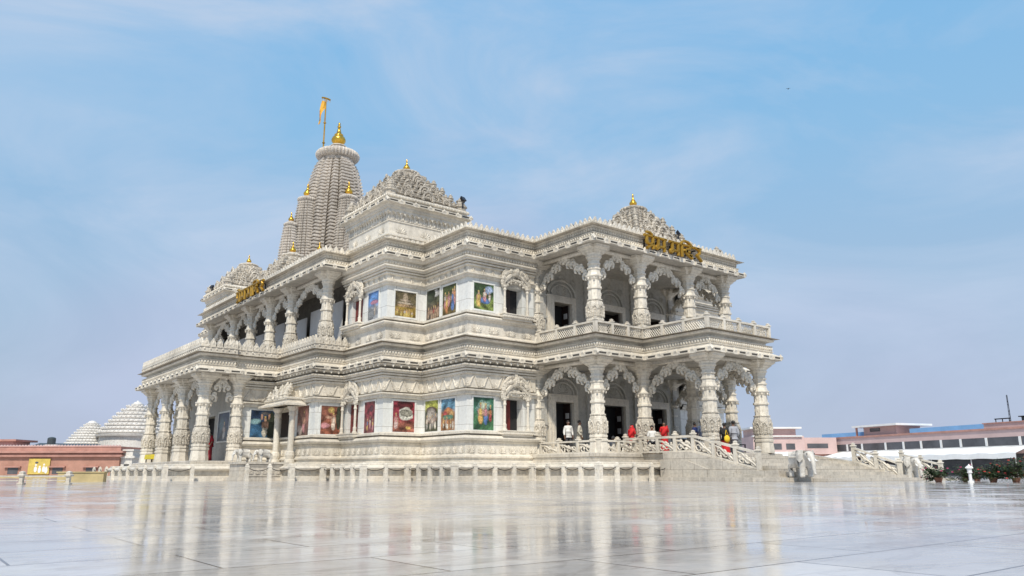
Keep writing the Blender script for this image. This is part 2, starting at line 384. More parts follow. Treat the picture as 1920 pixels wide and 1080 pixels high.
# walls -------------------------------------------------------------------
W = .1
w3u, w3v, w4v, w4u, w5v, w5u, w6v, wsu = U3 + W, V3 + W, V4 + W, U4 + W, V5 + W, U5 + W, V6 + .19, 2.66
wall_low = [(wsu, w6v), (w5u, w6v), (w5u, w5v), (w4u, w5v), (w4u, w4v), (w3u, w4v), (w3u, w3v), (4.52, w3v)]
wall_up = [(w4u, 6.93), (w4u, w4v), (w3u, w4v), (w3u, w3v), (4.52, w3v)]
def mir_u(c): return [(2 * UC - u, v) for u, v in reversed(c)]
def mir_v(c): return [(u, 2 * VC - v) for u, v in reversed(c)]
def all_four(c): return [c, mir_u(c), mir_v(c), mir_v(mir_u(c))]
def sp(l): return [(o * S, Zh(z)) for o, z in l]
base_prof = sp([(.085, .08), (.085, .098), (.06, .106), (.06, .125), (.075, .13), (.075, .143), (.045, .15), (.035, .157), (.035, .255), (.05, .26), (.045, .266), (.062, .275), (.07, .29), (.062, .305), (.045, .314), (.01, .318), (.01, .325), (.055, .328), (.055, .345), (.0, .357)])
mid_prof = sp([(0, .657), (.03, .66), (.034, .685), (.048, .69), (.048, .702), (-.03, .705), (-.03, .714), (.018, .716), (.018, .83), (.035, .834), (.035, .852), (.012, .853), (.012, .858), (.05, .859), (.05, .874), (.028, .875), (.028, .88), (.064, .881), (.064, .895), (.08, .899), (.08, .91), (-.02, .913), (-.02, .92), (.06, .935), (.1, .95)])
ub_prof = sp([(-.05, 1.135), (.035, 1.15), (.035, 1.17), (.02, 1.182), (.012, 1.186), (.012, 1.30), (.028, 1.305), (.028, 1.312), (.046, 1.32), (.052, 1.333), (.046, 1.346), (.005, 1.351), (.005, 1.358), (.048, 1.362), (.048, 1.38), (0, 1.388)])
ut_prof = sp([(0, 1.69), (.024, 1.693), (.03, 1.712), (.044, 1.716), (.044, 1.724), (-.03, 1.727), (-.03, 1.734), (.012, 1.734), (.012, 1.786), (.03, 1.79), (.03, 1.806), (.008, 1.807), (.008, 1.812), (.045, 1.813), (.045, 1.828), (.022, 1.829), (.022, 1.834), (.06, 1.835), (.06, 1.85), (.076, 1.854), (.076, 1.866), (.05, 1.869), (.05, 1.915), (.075, 1.92), (.09, 1.945)])
fz = MB()
for i, c in enumerate(all_four(wall_low)):
    mb = MB(); p = [U(q) for q in c]
    mb.sweep(p, base_prof, False); mb.sweep(p, mid_prof, False)
    if i == 0:
        row(fz, p, palm_mid, .62, .035 * S, Zh(.168), False, flt=shown)
        row(fz, p, chevron, .9, .018 * S, Zh(.722), False, flt=shown)
        row(fz, p, palmette(.34, .2, 5), .9, .018 * S, Zh(.722), False, flt=shown, phase=.02)
        row(mb, p, tooth, .45, .088 * S, Zh(.948), False, flt=shown)
    if i == 0: mb.add(fz.v, fz.f, 1)
    q = mb.build('lower_wall', [M['marble'], M['carved']], temple)
    if i == 0: low_wall = q
fz = MB()
for i, c in enumerate(all_four(wall_up)):
    mb = MB(); p = [U(q) for q in c]
    mb.sweep(p, ub_prof, False); mb.sweep(p, ut_prof, False)
    if i == 0:
        row(fz, p, palmette(.42, .5, 9), 1.15, .012 * S, Zh(1.2), False, flt=shown)
        row(fz, p, figure, .62, .012 * S, Zh(1.735), False, flt=shown)
        row(mb, p, bead, .17, .058 * S, Zh(1.892), False, flt=shown)
    if i == 0: mb.add(fz.v, fz.f, 1)
    q = mb.build('upper_wall', [M['marble'], M['carved']], temple)
    if i == 0: up_wall = q

# the smooth slab zone, with the window openings really cut through
def wall_zone(mb, a, b, z0, z1, openings, depth=.55):
    """a, b world xy (outside on the right of a->b); openings: (s0, s1, za, zb) along the edge."""
    dx, dy = b[0] - a[0], b[1] - a[1]; l = math.hypot(dx, dy); t = (dx / l, dy / l); n = (dy / l, -dx / l)
    P = lambda s, z, o=0: (a[0] + t[0] * s + n[0] * o, a[1] + t[1] * s + n[1] * o, z)
    def q(*p): mb.add(p, [(0, 1, 2, 3)])
    s = 0
    for s0, s1, za, zb in sorted(openings):
        q(P(s, z0), P(s0, z0), P(s0, z1), P(s, z1))
        if za > z0: q(P(s0, z0), P(s1, z0), P(s1, za), P(s0, za))
        if zb < z1: q(P(s0, zb), P(s1, zb), P(s1, z1), P(s0, z1))
        d = -depth
        q(P(s0, za), P(s0, za, d), P(s0, zb, d), P(s0, zb)); q(P(s1, za, d), P(s1, za), P(s1, zb), P(s1, zb, d))
        q(P(s0, za), P(s1, za), P(s1, za, d), P(s0, za, d)); q(P(s0, zb, d), P(s1, zb, d), P(s1, zb), P(s0, zb))
        s = s1
    q(P(s, z0), P(l, z0), P(l, z1), P(s, z1))
WIN = {}   # windows: edge key -> (centre coordinate, half width)
def zone_for(c, z0, z1, wz, name, parent):
    for i, ch in enumerate(all_four(c)):
        mb = MB()
        for a, b in zip(ch[:-1], ch[1:]):
            op = []
            if i == 0:
                if abs(a[1] - w3v) < 1e-6 and abs(b[1] - w3v) < 1e-6: op = [((4.171 - a[0]) * S, (4.385 - a[0]) * S, Zh(wz[0]), Zh(wz[1]))]
                if abs(a[0] - w4u) < 1e-6 and abs(b[0] - w4u) < 1e-6: op = [((a[1] - 6.80) * S, (a[1] - 6.58) * S, Zh(wz[0]), Zh(wz[1]))]
                if name == 'lower_wall_slabs' and abs(a[0] - w5u) < 1e-6 and abs(b[0] - w5u) < 1e-6: op = []
            wall_zone(mb, U(a), U(b), Zh(z0), Zh(z1), op)
        mb.build(name, M['panel'], parent)
zone_for(wall_low, .357, .657, (.362, .64), 'lower_wall_slabs', low_wall)
zone_for(wall_up, 1.388, 1.69, (1.393, 1.655), 'upper_wall_slabs', up_wall)

# porch walls (in the shade behind the columns) with their doors
DO = [(4.866, .115), (5.526, .15), (6.17, .115)]
def porch_wall(z0, z1, dz):
    mb = MB(); a, b = U((4.52, w3v)), U((2 * UC - 4.52, w3v))
    wall_zone(mb, a, b, Zh(z0), Zh(z1), [((c - h - 4.52) * S, (c + h - 4.52) * S, Zh(z0) + .004, Zh(dz)) for c, h in DO], .7)
    y = w3v * S
    for c, h in DO:                                                 # carved tympanum over each door
        t = MB()
        for r, tt in ((1.05, .09), (.78, .06)):
            t.tube([(r * math.cos(PI * i / 12), -.05, r * .85 * math.sin(PI * i / 12)) for i in range(13)], tt, 6)
        t.inst(palmette(.7, .6, 9), T(0, -.02, .05)); t.inst(palm_mid, T(-.9, -.02, .75)); t.inst(palm_mid, T(.9, -.02, .75)); t.inst(palm_mid, T(0, -.02, .95))
        mb.inst(t, T(c * S, y, Zh(dz) + .42))
    for u in (4.62, 5.2, 5.86, 6.45):                              # flat pilasters between the doors
        mb.box(u * S - .2, y - .12, Zh(z0), u * S + .2, y + .05, Zh(z1))
        for zz in (.35, .62, .72, .8): mb.box(u * S - .25, y - .17, Zh(z0 + (z1 - z0) * zz) - .06, u * S + .25, y + .02, Zh(z0 + (z1 - z0) * zz) + .06)
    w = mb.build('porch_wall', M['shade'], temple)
    for c, h in DO:
        f = MB(); x = c * S; hw = h * S; zt = Zh(dz)
        for k, (o1, o2, d) in enumerate(((0, .14, .2), (.14, .3, .13), (.3, .42, .07))):
            for sg in (-1, 1): f.box(x + sg * (hw + o1), y - d, Zh(z0), x + sg * (hw + o2), y + .02, zt + o2)
            f.box(x - hw - o1, y - d + .001, zt + o1, x + hw + o1, y + .02, zt + o2 - .001)
        fr = f.build('door_frame', M['marble'], temple)
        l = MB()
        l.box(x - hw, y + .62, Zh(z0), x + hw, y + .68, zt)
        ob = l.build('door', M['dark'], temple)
        l = MB(); l.box(x + hw - .09, y + .1, Zh(z0) + .02, x + hw - .03, y + .6, zt - .03)
        for zz in (.45, .7): l.box(x + hw - .13, y + .15, Zh(z0) + (zt - Zh(z0)) * zz, x + hw - .085, y + .4, Zh(z0) + (zt - Zh(z0)) * zz + .3, 1)
        l.build('door_leaf', [M['darkwood'], M['blind']], ob)
    return w
porch_wall(FL, .95, .645); porch_wall(1.15, 1.945, 1.59)
# side porch walls
mb = MB(); x = wsu * S
wall_zone(mb, (x, (2 * VC - w6v) * S), (x, w6v * S), Zh(FLS), Zh(.95), [((2 * VC - w6v - 9.0) * S, (2 * VC - w6v - 8.5) * S, Zh(FLS) + .004, Zh(.6))], .6)
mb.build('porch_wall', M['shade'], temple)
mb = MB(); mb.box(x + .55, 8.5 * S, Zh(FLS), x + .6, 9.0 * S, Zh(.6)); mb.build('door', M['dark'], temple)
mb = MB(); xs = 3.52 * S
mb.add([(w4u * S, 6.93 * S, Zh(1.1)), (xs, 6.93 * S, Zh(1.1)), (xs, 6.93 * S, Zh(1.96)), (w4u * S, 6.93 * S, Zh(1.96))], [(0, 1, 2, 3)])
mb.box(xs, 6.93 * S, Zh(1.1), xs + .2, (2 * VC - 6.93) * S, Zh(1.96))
mb.build('porch_wall', M['recess'], temple)  # dark grey wall colour imitates the shade behind the columns

# cornices and roofs --------------------------------------------------------
def cornice(name, outl, prof, beads, lipz, mats):
    mb = MB(); mb.sweep(outl, sp(prof))
    for out, z in beads: row(mb, outl, bead, .17, out * S, Zh(z), flt=shown)
    row(mb, outl, slot, .95, .012, Zh(lipz), flt=shown)
    row(mb, outl, antefix, .95, -.02, Zh(lipz) + .05, flt=shown, phase=1.0 - 1e-6)
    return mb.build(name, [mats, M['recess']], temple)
low_eave = cornice('lower_eave', low_out, [(-.012, .957), (.0, .955), (.0, .992), (-.03, 1.008), (-.055, 1.02), (-.055, 1.03), (-.047, 1.033), (-.047, 1.038), (-.058, 1.04), (-.058, 1.078), (-.047, 1.08), (-.047, 1.084), (-.07, 1.088), (-.092, 1.096), (-.092, 1.11), (-.075, 1.117), (-.045, 1.122), (-.04, 1.128), (-.04, 1.142), (-.06, 1.147)],
                   [(-.052, 1.059)], .974, M['marble'])
mb = MB(); mb.add([(x, y, Zh(1.1465)) for x, y in low_out], [tuple(range(len(low_out)))]); mb.build('terrace_floor', M['step'], temple)
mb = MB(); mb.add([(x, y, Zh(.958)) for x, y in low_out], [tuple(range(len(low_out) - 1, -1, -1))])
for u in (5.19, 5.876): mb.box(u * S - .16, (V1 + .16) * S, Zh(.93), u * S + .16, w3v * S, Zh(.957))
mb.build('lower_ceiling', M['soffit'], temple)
up_eave = cornice('upper_eave', up_out, [(-.012, 1.944), (.0, 1.942), (.0, 1.982), (-.03, 1.992), (-.045, 2.0), (-.045, 2.003), (-.052, 2.005), (-.052, 2.03), (-.042, 2.034), (-.042, 2.04), (-.07, 2.045), (-.07, 2.05), (-.058, 2.054), (-.062, 2.056), (-.062, 2.084), (-.05, 2.088), (-.05, 2.101), (-.08, 2.104)],
                  [(-.048, 2.018), (-.058, 2.070)], 1.9625, M['marble'])
mb = MB(); mb.add([(x, y, Zh(2.1035)) for x, y in up_out], [tuple(range(len(up_out)))]); mb.build('roof_slab', M['roofm'], temple)
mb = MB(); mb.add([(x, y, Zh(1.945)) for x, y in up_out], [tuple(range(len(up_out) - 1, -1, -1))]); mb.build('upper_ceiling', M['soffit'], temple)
# parapets of leaf shaped merlons
mb = MB(); row(mb, up_out, merlon, .36, -.065 * S, Zh(2.103), flt=shown)
mb.sweep(up_out, sp([(-.06, 2.1), (-.06, 2.112), (-.08, 2.113)]))
mb.build('merlon_parapet', M['carved'], temple)
side_par = [(U6, 2 * VC - V6), (U6, V6), (2.61, V6), (2.61, V6 + .035), (U5, V6 + .035), (U5, V5), (U4 + .08, V5)]
mb = MB(); pp = [U(p) for p in side_par]
mb.sweep(pp, sp([(-.06, 1.14), (-.05, 1.15), (-.05, 1.2), (-.042, 1.203), (-.042, 1.21), (-.075, 1.211), (-.075, 1.14)]), False)
row(mb, pp, merlon, .36, -.06 * S, Zh(1.208), False)
row(mb, pp, bead, .36, -.05 * S, Zh(1.186), False)
mb.build('merlon_parapet', M['carved'], temple)

# pierced marble balustrade along the front balcony
def balustrade(name, path, z, h, pitch, lattice=True, parent=temple, mat=None, slope=None):
    """One stone railing along a polyline: posts with pointed caps, rails and pierced screens."""
    mb = MB()
    for si, (a, b) in enumerate(zip(path[:-1], path[1:])):
        A, B = Vector(a), Vector(b); l = (B - A).length; k = max(1, round(l / pitch)); dirv = (B - A) / l
        ang = math.atan2(dirv.y, dirv.x); hl = math.hypot(dirv.x, dirv.y) * l; rise = B.z - A.z
        sh = Matrix.Identity(4); sh[2][0] = rise / hl
        m = T(*A) @ RZ(ang) @ sh
        t = MB(); st = hl / k
        t.box(0, -.07, 0, hl, .07, h * .1); t.box(0, -.09, h * .86, hl, .09, h)
        for j in range(k):
            x0, x1 = j * st + .07, (j + 1) * st - .07
            if lattice:
                w = x1 - x0; hh = h * .76; n = max(3, round(w / .14)); q = w / n; zb = h * .1
                for i in range(-n, 2 * n):
                    for sg in (1, -1):
                        xa = x0 + i * q; xb = xa + hh / 1.25; za, ze = zb, zb + hh
                        if xa < x0: za += (x0 - xa) * 1.25; xa = x0
                        if xb > x1: ze -= (xb - x1) * 1.25; xb = x1
                        if ze - za < .04 or xb <= xa: continue
                        if sg < 0: za, ze = zb + hh - (za - zb), zb + hh - (ze - zb)
                        t.tube([(xa, sg * .012, za), (xb, sg * .012, ze)], .022, 4)
            else:
                zb = h * .1; hh = h * .76; cx = (x0 + x1) / 2; w = x1 - x0
                rng = random.Random(j)
                t.tube([(x0 + .02, 0, zb + hh * .8), (x0 + w * .25, 0, zb + hh * .75), (x0 + w * .5, 0, zb + hh * .45), (x0 + w * .75, 0, zb + hh * .3), (x1 - .02, 0, zb + hh * .08)], .06, 6)
                for i in range(9): t.ball((x0 + w * rng.uniform(.08, .92), rng.uniform(-.03, .03), zb + hh * rng.uniform(.08, .85)), rng.uniform(.06, .1), 6, 4, (1, .6, 1))
                for i in range(3):
                    c0 = (x0 + w * (.2 + .3 * i), zb + hh * (.28 + .08 * (i % 2)))
                    t.tube([(c0[0] + .13 * math.cos(q_), 0, c0[1] + .13 * math.sin(q_)) for q_ in [2 * PI * e / 8 for e in range(8)]], .035, 5, closed=True)
        mb.inst(t, m)
        for j in range(1 if si else 0, k + 1):
            p = A + (B - A) * (j / k)
            mb.box(p.x - .085, p.y - .085, p.z - .02, p.x + .085, p.y + .085, p.z + h * 1.05)
            mb.loft(SQ, [(p.z + h * 1.04, .12), (p.z + h * 1.1, .12), (p.z + h * 1.15, .06), (p.z + h * 1.24, .075), (p.z + h * 1.3, .01)], p.x, p.y)
    return mb.build(name, mat or M['marble'], parent)
zb = Zh(1.146); e = .07
bal_path = [(U2 + e, V3 + .02), (U2 + e, V2 + e), (U1 + e, V2 + e), (U1 + e, V1 + e), (2 * UC - U1 - e, V1 + e), (2 * UC - U1 - e, V2 + e), (2 * UC - U2 - e, V2 + e), (2 * UC - U2 - e, V3 + .02)]
balustrade('balcony_balustrade', [(u * S, v * S, zb) for u, v in bal_path], zb, .115 * S, 1.35)

# columns ---------------------------------------------------------------------
OCT = circ(16)
def oct8(): return circ(8, 1.0, PI / 8)
def column_template(H):
    root_mb = MB(); c = root_mb
    f = lambda t: t * H
    c.loft(oct8(), [(f(.40), .40), (f(.405), .345), (f(.515), .335), (f(.52), .40), (f(.54), .40), (f(.545), .34), (f(.62), .33), (f(.625), .36), (f(.64), .40), (f(.655), .46), (f(.667), .46), (f(.67), .38), (f(.695), .35), (f(.70), .33), (f(.735), .32), (f(.738), .37), (f(.752), .37), (f(.756), .315), (f(.79), .31), (f(.793), .365), (f(.808), .365), (f(.812), .31), (f(.842), .31), (f(.845), .36), (f(.86), .36)])
    for i in range(8):                                              # little pendants on the collar and lozenges on the shaft
        a = 2 * PI * i / 8
        c.ball((.415 * math.cos(a), .415 * math.sin(a), f(.632)), .05, 6, 4, (1, 1, 1.4))
        c.ball((.315 * math.cos(a), .315 * math.sin(a), f(.46)), .055, 6, 4, (.6, .6, 2.2))
        c.ball((.31 * math.cos(a), .31 * math.sin(a), f(.583)), .05, 6, 4, (.6, .6, 2.0))
    base = MB()
    base.loft(oct8(), [(0, .50), (f(.03), .49), (f(.115), .445), (f(.12), .49), (f(.14), .49), (f(.145), .44), (f(.155), .43), (f(.16), .475), (f(.18), .475), (f(.185), .43)])
    pot = MB()
    pot.loft(oct8(), [(f(.185), .43), (f(.20), .45), (f(.30), .475), (f(.34), .465), (f(.365), .43), (f(.385), .37), (f(.388), .42), (f(.40), .42)])
    for i in range(8):                                              # arched niche with a figure on every face
        a = 2 * PI * i / 8; ca, sa = math.cos(a), math.sin(a)
        m = T(.425 * ca, .425 * sa, f(.205)) @ RZ(a + PI / 2)
        t = MB(); t.tube([(-.13, 0, 0), (-.13, -.02, .34), (-.07, -.03, .48), (0, -.03, .55), (.07, -.03, .48), (.13, -.02, .34), (.13, 0, 0)], .032, 5)
        t.ball((0, -.02, .34), .05, 6, 4); t.ball((0, -.02, .2), .065, 6, 4, (1, .8, 1.7)); t.ball((0, -.01, .05), .075, 6, 4, (1, .7, 1.2))
        pot.inst(t, m)
    cap = MB()
    cap.loft(circ(16), [(f(.86), .33), (f(.875), .40), (f(.885), .42), (f(.888), .38), (f(.90), .40), (f(.915), .46), (f(.92), .44)])
    cap.loft(plus(.62), [(f(.92), .44), (f(.935), .50), (f(.94), .56), (f(.945), .54), (f(.965), .66), (f(.97), .72), (f(.985), .72), (f(1.0) - .004, .74)])
    return c, base, pot, cap
def make_column(H, loc, sc=1.0):
    c, b, p, k = column_template(H)
    o = c.build('column', M['marble'], None, loc)
    for n, q, mt in (('column_base', b, M['marble']), ('figured_drum', p, M['fine']), ('capital', k, M['marble'])):
        ch = q.build(n, mt); ch.parent = o
    attach(o, temple); return o
protos = {}
def column(u, v, z0, z1, sc=1.0):
    H = round((z1 - z0) * S / sc, 2); key = H
    m = T(u * S, v * S, Zh(z0)) @ Matrix.Scale(sc, 4)
    if key not in protos:
        o = make_column(H, (0, 0, 0)); o.matrix_basis = m; protos[key] = o; return o
    return dup(protos[key], temple, m)
CI = .165
low_front = [(U2 + CI, V2 + CI), (U1 + CI - .005, V2 + CI), (2 * UC - U1 - CI, V2 + CI), (2 * UC - U2 - CI, V2 + CI), (U1 + CI - .02, V1 + .15), (2 * UC - U1 - CI + .02, V1 + .15),
             (U2 + CI - .03, V3 + .14), (2 * UC - U2 - CI, V3 + .14)]
for u, v in low_front: column(u, v, FL, .956)
up_front = [(U2 + CI, V2 + CI), (5.2, V2 + CI), (5.895, V2 + CI), (2 * UC - U2 - CI, V2 + CI), (U2 + CI - .03, V3 + .14), (2 * UC - U2 - CI, V3 + .14)]
for u, v in up_front: column(u, v, 1.146, 1.943)
SIDEV = [7.80, 8.44, 9.10, 9.74]
for v in SIDEV: column(U6 + .165, v, FLS, .956)
column(2.635, w6v - .03, FLS, .956, .88)
column(2.635, 2 * VC - w6v + .03, FLS, .956, .88)
SUPV = [6.985, 7.86, 8.47, 9.08, 9.69, 10.55]
for v in SUPV: column(U5U + .17, v, 1.146, 1.943, .95)
# drum under the corner column of the balcony
mb = MB(); mb.loft(oct8(), [(Zh(1.146), .62), (Zh(1.16), .66), (Zh(1.175), .6), (Zh(1.245), .58), (Zh(1.25), .62), (Zh(1.26), .62), (Zh(1.263), .5)], (U2 + CI) * S, (V2 + CI) * S); mb.build('column_pedestal', M['marble'], temple)

# wavy scroll arches between the columns --------------------------------------
def scroll(r, flip):
    m = MB(); pts = []; rad = []
    for i in range(13):
        a = -.6 + 4.9 * i / 12; rr = r * (1.0 - .55 * i / 12)
        pts.append((flip * rr * math.cos(a), 0, rr * math.sin(a))); rad.append(r * (.50 - .16 * i / 12))
    m.tube(pts, rad, 6, up=(0, 1, 0), flat=1.0)
    m.ball((0, 0, 0), r * .45, 6, 4, (1, 1.1, 1))
    m.tube([(flip * r * .85, 0, -r * .5), (flip * r * .4, 0, -r * 1.15), (-flip * r * .25, 0, -r * 1.1)], [r * .45, r * .34, r * .1], 6, up=(0, 1, 0))
    return m
def torana(a, b, z0, z1, ra=.42):
    """a, b plan points of two columns."""
    ax, ay, bx, by = a[0] * S, a[1] * S, b[0] * S, b[1] * S
    l = math.hypot(bx - ax, by - ay); ang = math.atan2(by - ay, bx - ax); h = z1 - z0; H = h * S
    mb = MB(); half = l / 2 - ra; n = max(3, int(round(half / .30)))
    zlo, zhi = Zh(z0) + H * .67, Zh(z0) + H * .945
    for sg in (-1, 1):
        for i in range(n):
            s = (i + .45) / n; x = l / 2 + sg * (half * (1 - s)); wob = .10 * math.sin(i * PI)
            z = zlo + (zhi - zlo) * (s ** .78) + (.07 if i % 2 else -.05)
            t = scroll(.185, -sg)
            mb.inst(t, T(ax, ay, 0) @ RZ(ang) @ T(x, 0, z) @ Matrix.Rotation(sg * .5, 4, 'Y') @ Matrix.Diagonal((1, 1.15, 1.05, 1)))
            t2 = scroll(.125, sg)
            mb.inst(t2, T(ax, ay, 0) @ RZ(ang) @ T(x - sg * .1, .02, z + .22))
    mb.inst(scroll(.2, 1), T(ax, ay, 0) @ RZ(ang) @ T(l / 2, 0, zhi + .1))
    # plain spandrel beam under the ceiling
    t = MB(); t.box(.3, -.13, Zh(z1) - .2, l - .3, .13, Zh(z1) - .015); mb.inst(t, T(ax, ay, 0) @ RZ(ang))
    return mb.build('scroll_arch', M['marble'], temple, smooth=True)
lf = low_front
for a, b in ((6, 0), (0, 1), (2, 3), (3, 7), (1, 4), (4, 5), (2, 5)): torana(lf[a], lf[b], FL, .956)
uf = up_front
for a, b in ((4, 0), (0, 1), (1, 2), (2, 3), (3, 5)): torana(uf[a], uf[b], 1.146, 1.943)
for a, b in zip(SIDEV[:-1], SIDEV[1:]): torana((U6 + .165, b), (U6 + .165, a), FLS, .956)
torana((U6 + .165, SIDEV[0]), (2.635, w6v - .03), FLS, .956, .36)
for a, b in zip(SUPV[:-1], SUPV[1:]): torana((U5U + .17, b), (U5U + .17, a), 1.146, 1.943)
# inner pair of columns under the front porch and grey blinds behind the side columns
for i, (a, b) in enumerate(zip(SUPV[:-1], SUPV[1:])):
    mb = MB(); x = (U5U + .36) * S; mb.box(x, a * S + .3, Zh(1.146), x + .05, b * S - .3, Zh(1.146 + (.56 if i % 2 == 0 else .52)))
    mb.build('hanging_blind', M['blind'], temple)

# windows --------------------------------------------------------------------------
def window(origin, ang, w, zs, z0, z1, shutter, full):
    """Bay window with colonnettes and a crested pediment; local x along the wall, -y outward."""
    base = T(origin[0], origin[1], 0) @ RZ(ang)
    hw = w / 2
    cols = []
    for sg in (-1, 1):
        f = MB(); cols.append(f); x = sg * (hw + .14)
        f.loft(circ(10), [(Zh(z0), .13), (Zh(z0) + .08, .13), (Zh(z0) + .1, .085), (Zh(z0) + .3, .1), (Zh(z0) + .34, .065), (Zh(z0) + 1.25, .06), (Zh(z0) + 1.28, .09), (Zh(z0) + 1.34, .09), (Zh(z0) + 1.38, .07), (Zh(z1) - .12, .075), (Zh(z1) - .06, .13), (Zh(z1), .14)], x, -.25)
    fr = MB()
    pts = [(-hw - .18, .0), (-hw - .2, .28), (-hw * .8, .68), (-hw * .45, .9), (0, 1.0), (hw * .45, .9), (hw * .8, .68), (hw + .2, .28), (hw + .18, .0)]
    sc_ = .72
    fr.tube([(x, -.22, Zh(z1) + z * sc_) for x, z in pts], .12, 6, up=(0, 1, 0))
    ins = [(-hw, .02), (-hw * .85, .25), (-hw * .5, .42), (0, .52), (hw * .5, .42), (hw * .85, .25), (hw, .02)]
    fr.tube([(x, -.2, Zh(z1) + z * sc_) for x, z in ins], .07, 6, up=(0, 1, 0))
    for x, z in ins[1:-1]: fr.ball((x, -.2, Zh(z1) + z * sc_ - .12), .075, 6, 4)
    rng = random.Random(3)
    for i in range(25):
        a = PI * i / 24; r = 1.0
        x = (hw + .28) * math.cos(a); z = sc_ * 1.18 * math.sin(a) ** .9
        fr.ball((x, -.22 + rng.uniform(-.05, .03), Zh(z1) + z + .05), .10 + .03 * (i % 2), 6, 4, (1, .8, 1.2))
    for i in range(60):
        t_ = rng.uniform(-1, 1); zz = rng.uniform(.5, 1.0) * (1 - abs(t_) ** 2) ** .5
        fr.ball((t_ * (hw + .1), -.2, Zh(z1) + zz * sc_ * 1.0), rng.uniform(.05, .09), 5, 4)
    for i in range(9): fr.ball((rng.uniform(-.05, .05), -.22, Zh(z1) + sc_ * 1.15 + .085 * i), .21 - .021 * i, 6, 4)
    for sg in (-1, 1):
        for i in range(12): a = .35 + 1.0 * i / 11; fr.ball((sg * (hw + .3) * math.cos(a), -.2, Zh(z1) + .15 + 1.12 * sc_ * 1.25 * math.sin(a)), .10, 6, 4, (1, .8, 1.2))
    for sg in (-1, 1):
        for i in range(5): fr.ball((sg * (hw + .22), -.22, Zh(z1) + .1 * i), .13 - .008 * i, 6, 4)
    bk = MB(); n = len(pts)
    bk.add([(x * 1.02, -.08, Zh(z1) + z * sc_) for x, z in pts], [tuple(range(n - 1, -1, -1))]); 
    sl = MB(); sl.box(-hw - .42, -.5, Zh(z0) - .20, hw + .42, .0, Zh(z0) - .03); sl.box(-hw - .34, -.42, Zh(z0) - .3, hw + .34, .0, Zh(z0) - .2); sl.box(-hw - .46, -.54, Zh(z0) - .05, hw + .46, .0, Zh(z0))
    for i in range(14): sl.box(-hw - .38 + i * (w + .76) / 14, -.52, Zh(z0) - .17, -hw - .38 + (i + .55) * (w + .76) / 14, -.49, Zh(z0) - .07)
    def put(t): q = MB(); q.inst(t, base); return q
    k = MB(); k.inst(bk, Matrix.Identity(4)); 
    root = put(fr); root.inst(bk, base); win = root.build('window', M['fine'], temple)
    for f in cols: put(f).build('colonnette', M['marble'], win)
    put(sl).build('window_sill', M['marble'], win)
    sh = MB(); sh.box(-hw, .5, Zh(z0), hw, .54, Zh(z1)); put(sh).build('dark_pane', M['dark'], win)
    sh = MB()
    x0, x1 = (-hw + .02, hw - .02 if full else hw * .12); dy = -.18 if full else 0
    sh.box(x0, .38 + dy, Zh(z0) + .02, x1, .43 + dy, Zh(z1) - .03)
    for zz in (.1, .4, .7): sh.box(x0 + .07, .355 + dy, Zh(z0) + (Zh(z1) - Zh(z0)) * zz, x1 - .07, .385 + dy, Zh(z0) + (Zh(z1) - Zh(z0)) * (zz + .22))
    put(sh).build('shutter', shutter, win)
    return win
window((4.278 * S, w3v * S), 0, .214 * S, 0, .362, .64, M['red'], 0)
window((4.278 * S, w3v * S), 0, .214 * S, 0, 1.393, 1.655, M['darkwood'], 0)
window((w4u * S, 6.69 * S), -PI / 2, .22 * S, 0, .362, .64, M['red'], 1)
window((w4u * S, 6.69 * S), -PI / 2, .22 * S, 0, 1.393, 1.655, M['red'], 1)

# painted pictures ---------------------------------------------------------------------
def paint_fn(spec, seed):
    rng = random.Random(seed)
    jit = [(rng.uniform(0, 6.28), rng.uniform(5, 16), rng.uniform(5, 16)) for _ in range(4)]
    def col(x, y):
        c = list(spec['top']); b = spec['bot']; t = min(1, max(0, (spec.get('hor', .5) - y) * 6 + .5)); c = [c[i] * (1 - t) + b[i] * t for i in range(3)]
        w = sum(math.sin(p + x * a + math.sin(y * b_ + p) * 2) for p, a, b_ in jit) / 4
        c = [max(0, q * (1 + .8 * w)) for q in c]
        for (cx, cy, rx, ry, k) in spec['shapes']:
            d = ((x - cx) / rx) ** 2 + ((y - cy) / ry) ** 2
            if d < 1 + .5 * w: sh = .6 + .5 * (1 - d) + .35 * w; m_ = sum(k) / 3; c = [max(0, (q * .85 + m_ * .15) * sh) for q in k]
        return c
    return col
SK = (.55, .30, .20)
def fig(x, y, h, robe, lower=None, skin=SK, crown=(.7, .5, .1)):       # a generic draped figure
    lower = lower or robe
    return [(x, y + h * .30, h * .17, h * .30, lower), (x, y + h * .62, h * .13, h * .20, robe), (x - h * .15, y + h * .6, h * .05, h * .18, skin), (x + h * .15, y + h * .6, h * .05, h * .18, skin), (x, y + h * .88, h * .08, h * .10, skin), (x, y + h * .99, h * .07, h * .06, crown)]
def crowd(n, y, h, cols, seed):
    r = random.Random(seed); out = []
    for i in range(n): out += fig(.08 + .84 * (i + r.uniform(.2, .8)) / n, y + r.uniform(-.04, .04), h * r.uniform(.8, 1.1), cols[i % len(cols)], cols[(i * 3 + 1) % len(cols)])
    return out
YEL, BLU, RED, WHT, ORG, GRN, PNK = (.75, .5, .06), (.06, .2, .6), (.5, .05, .05), (.7, .68, .6), (.7, .25, .05), (.05, .22, .08), (.65, .25, .3)
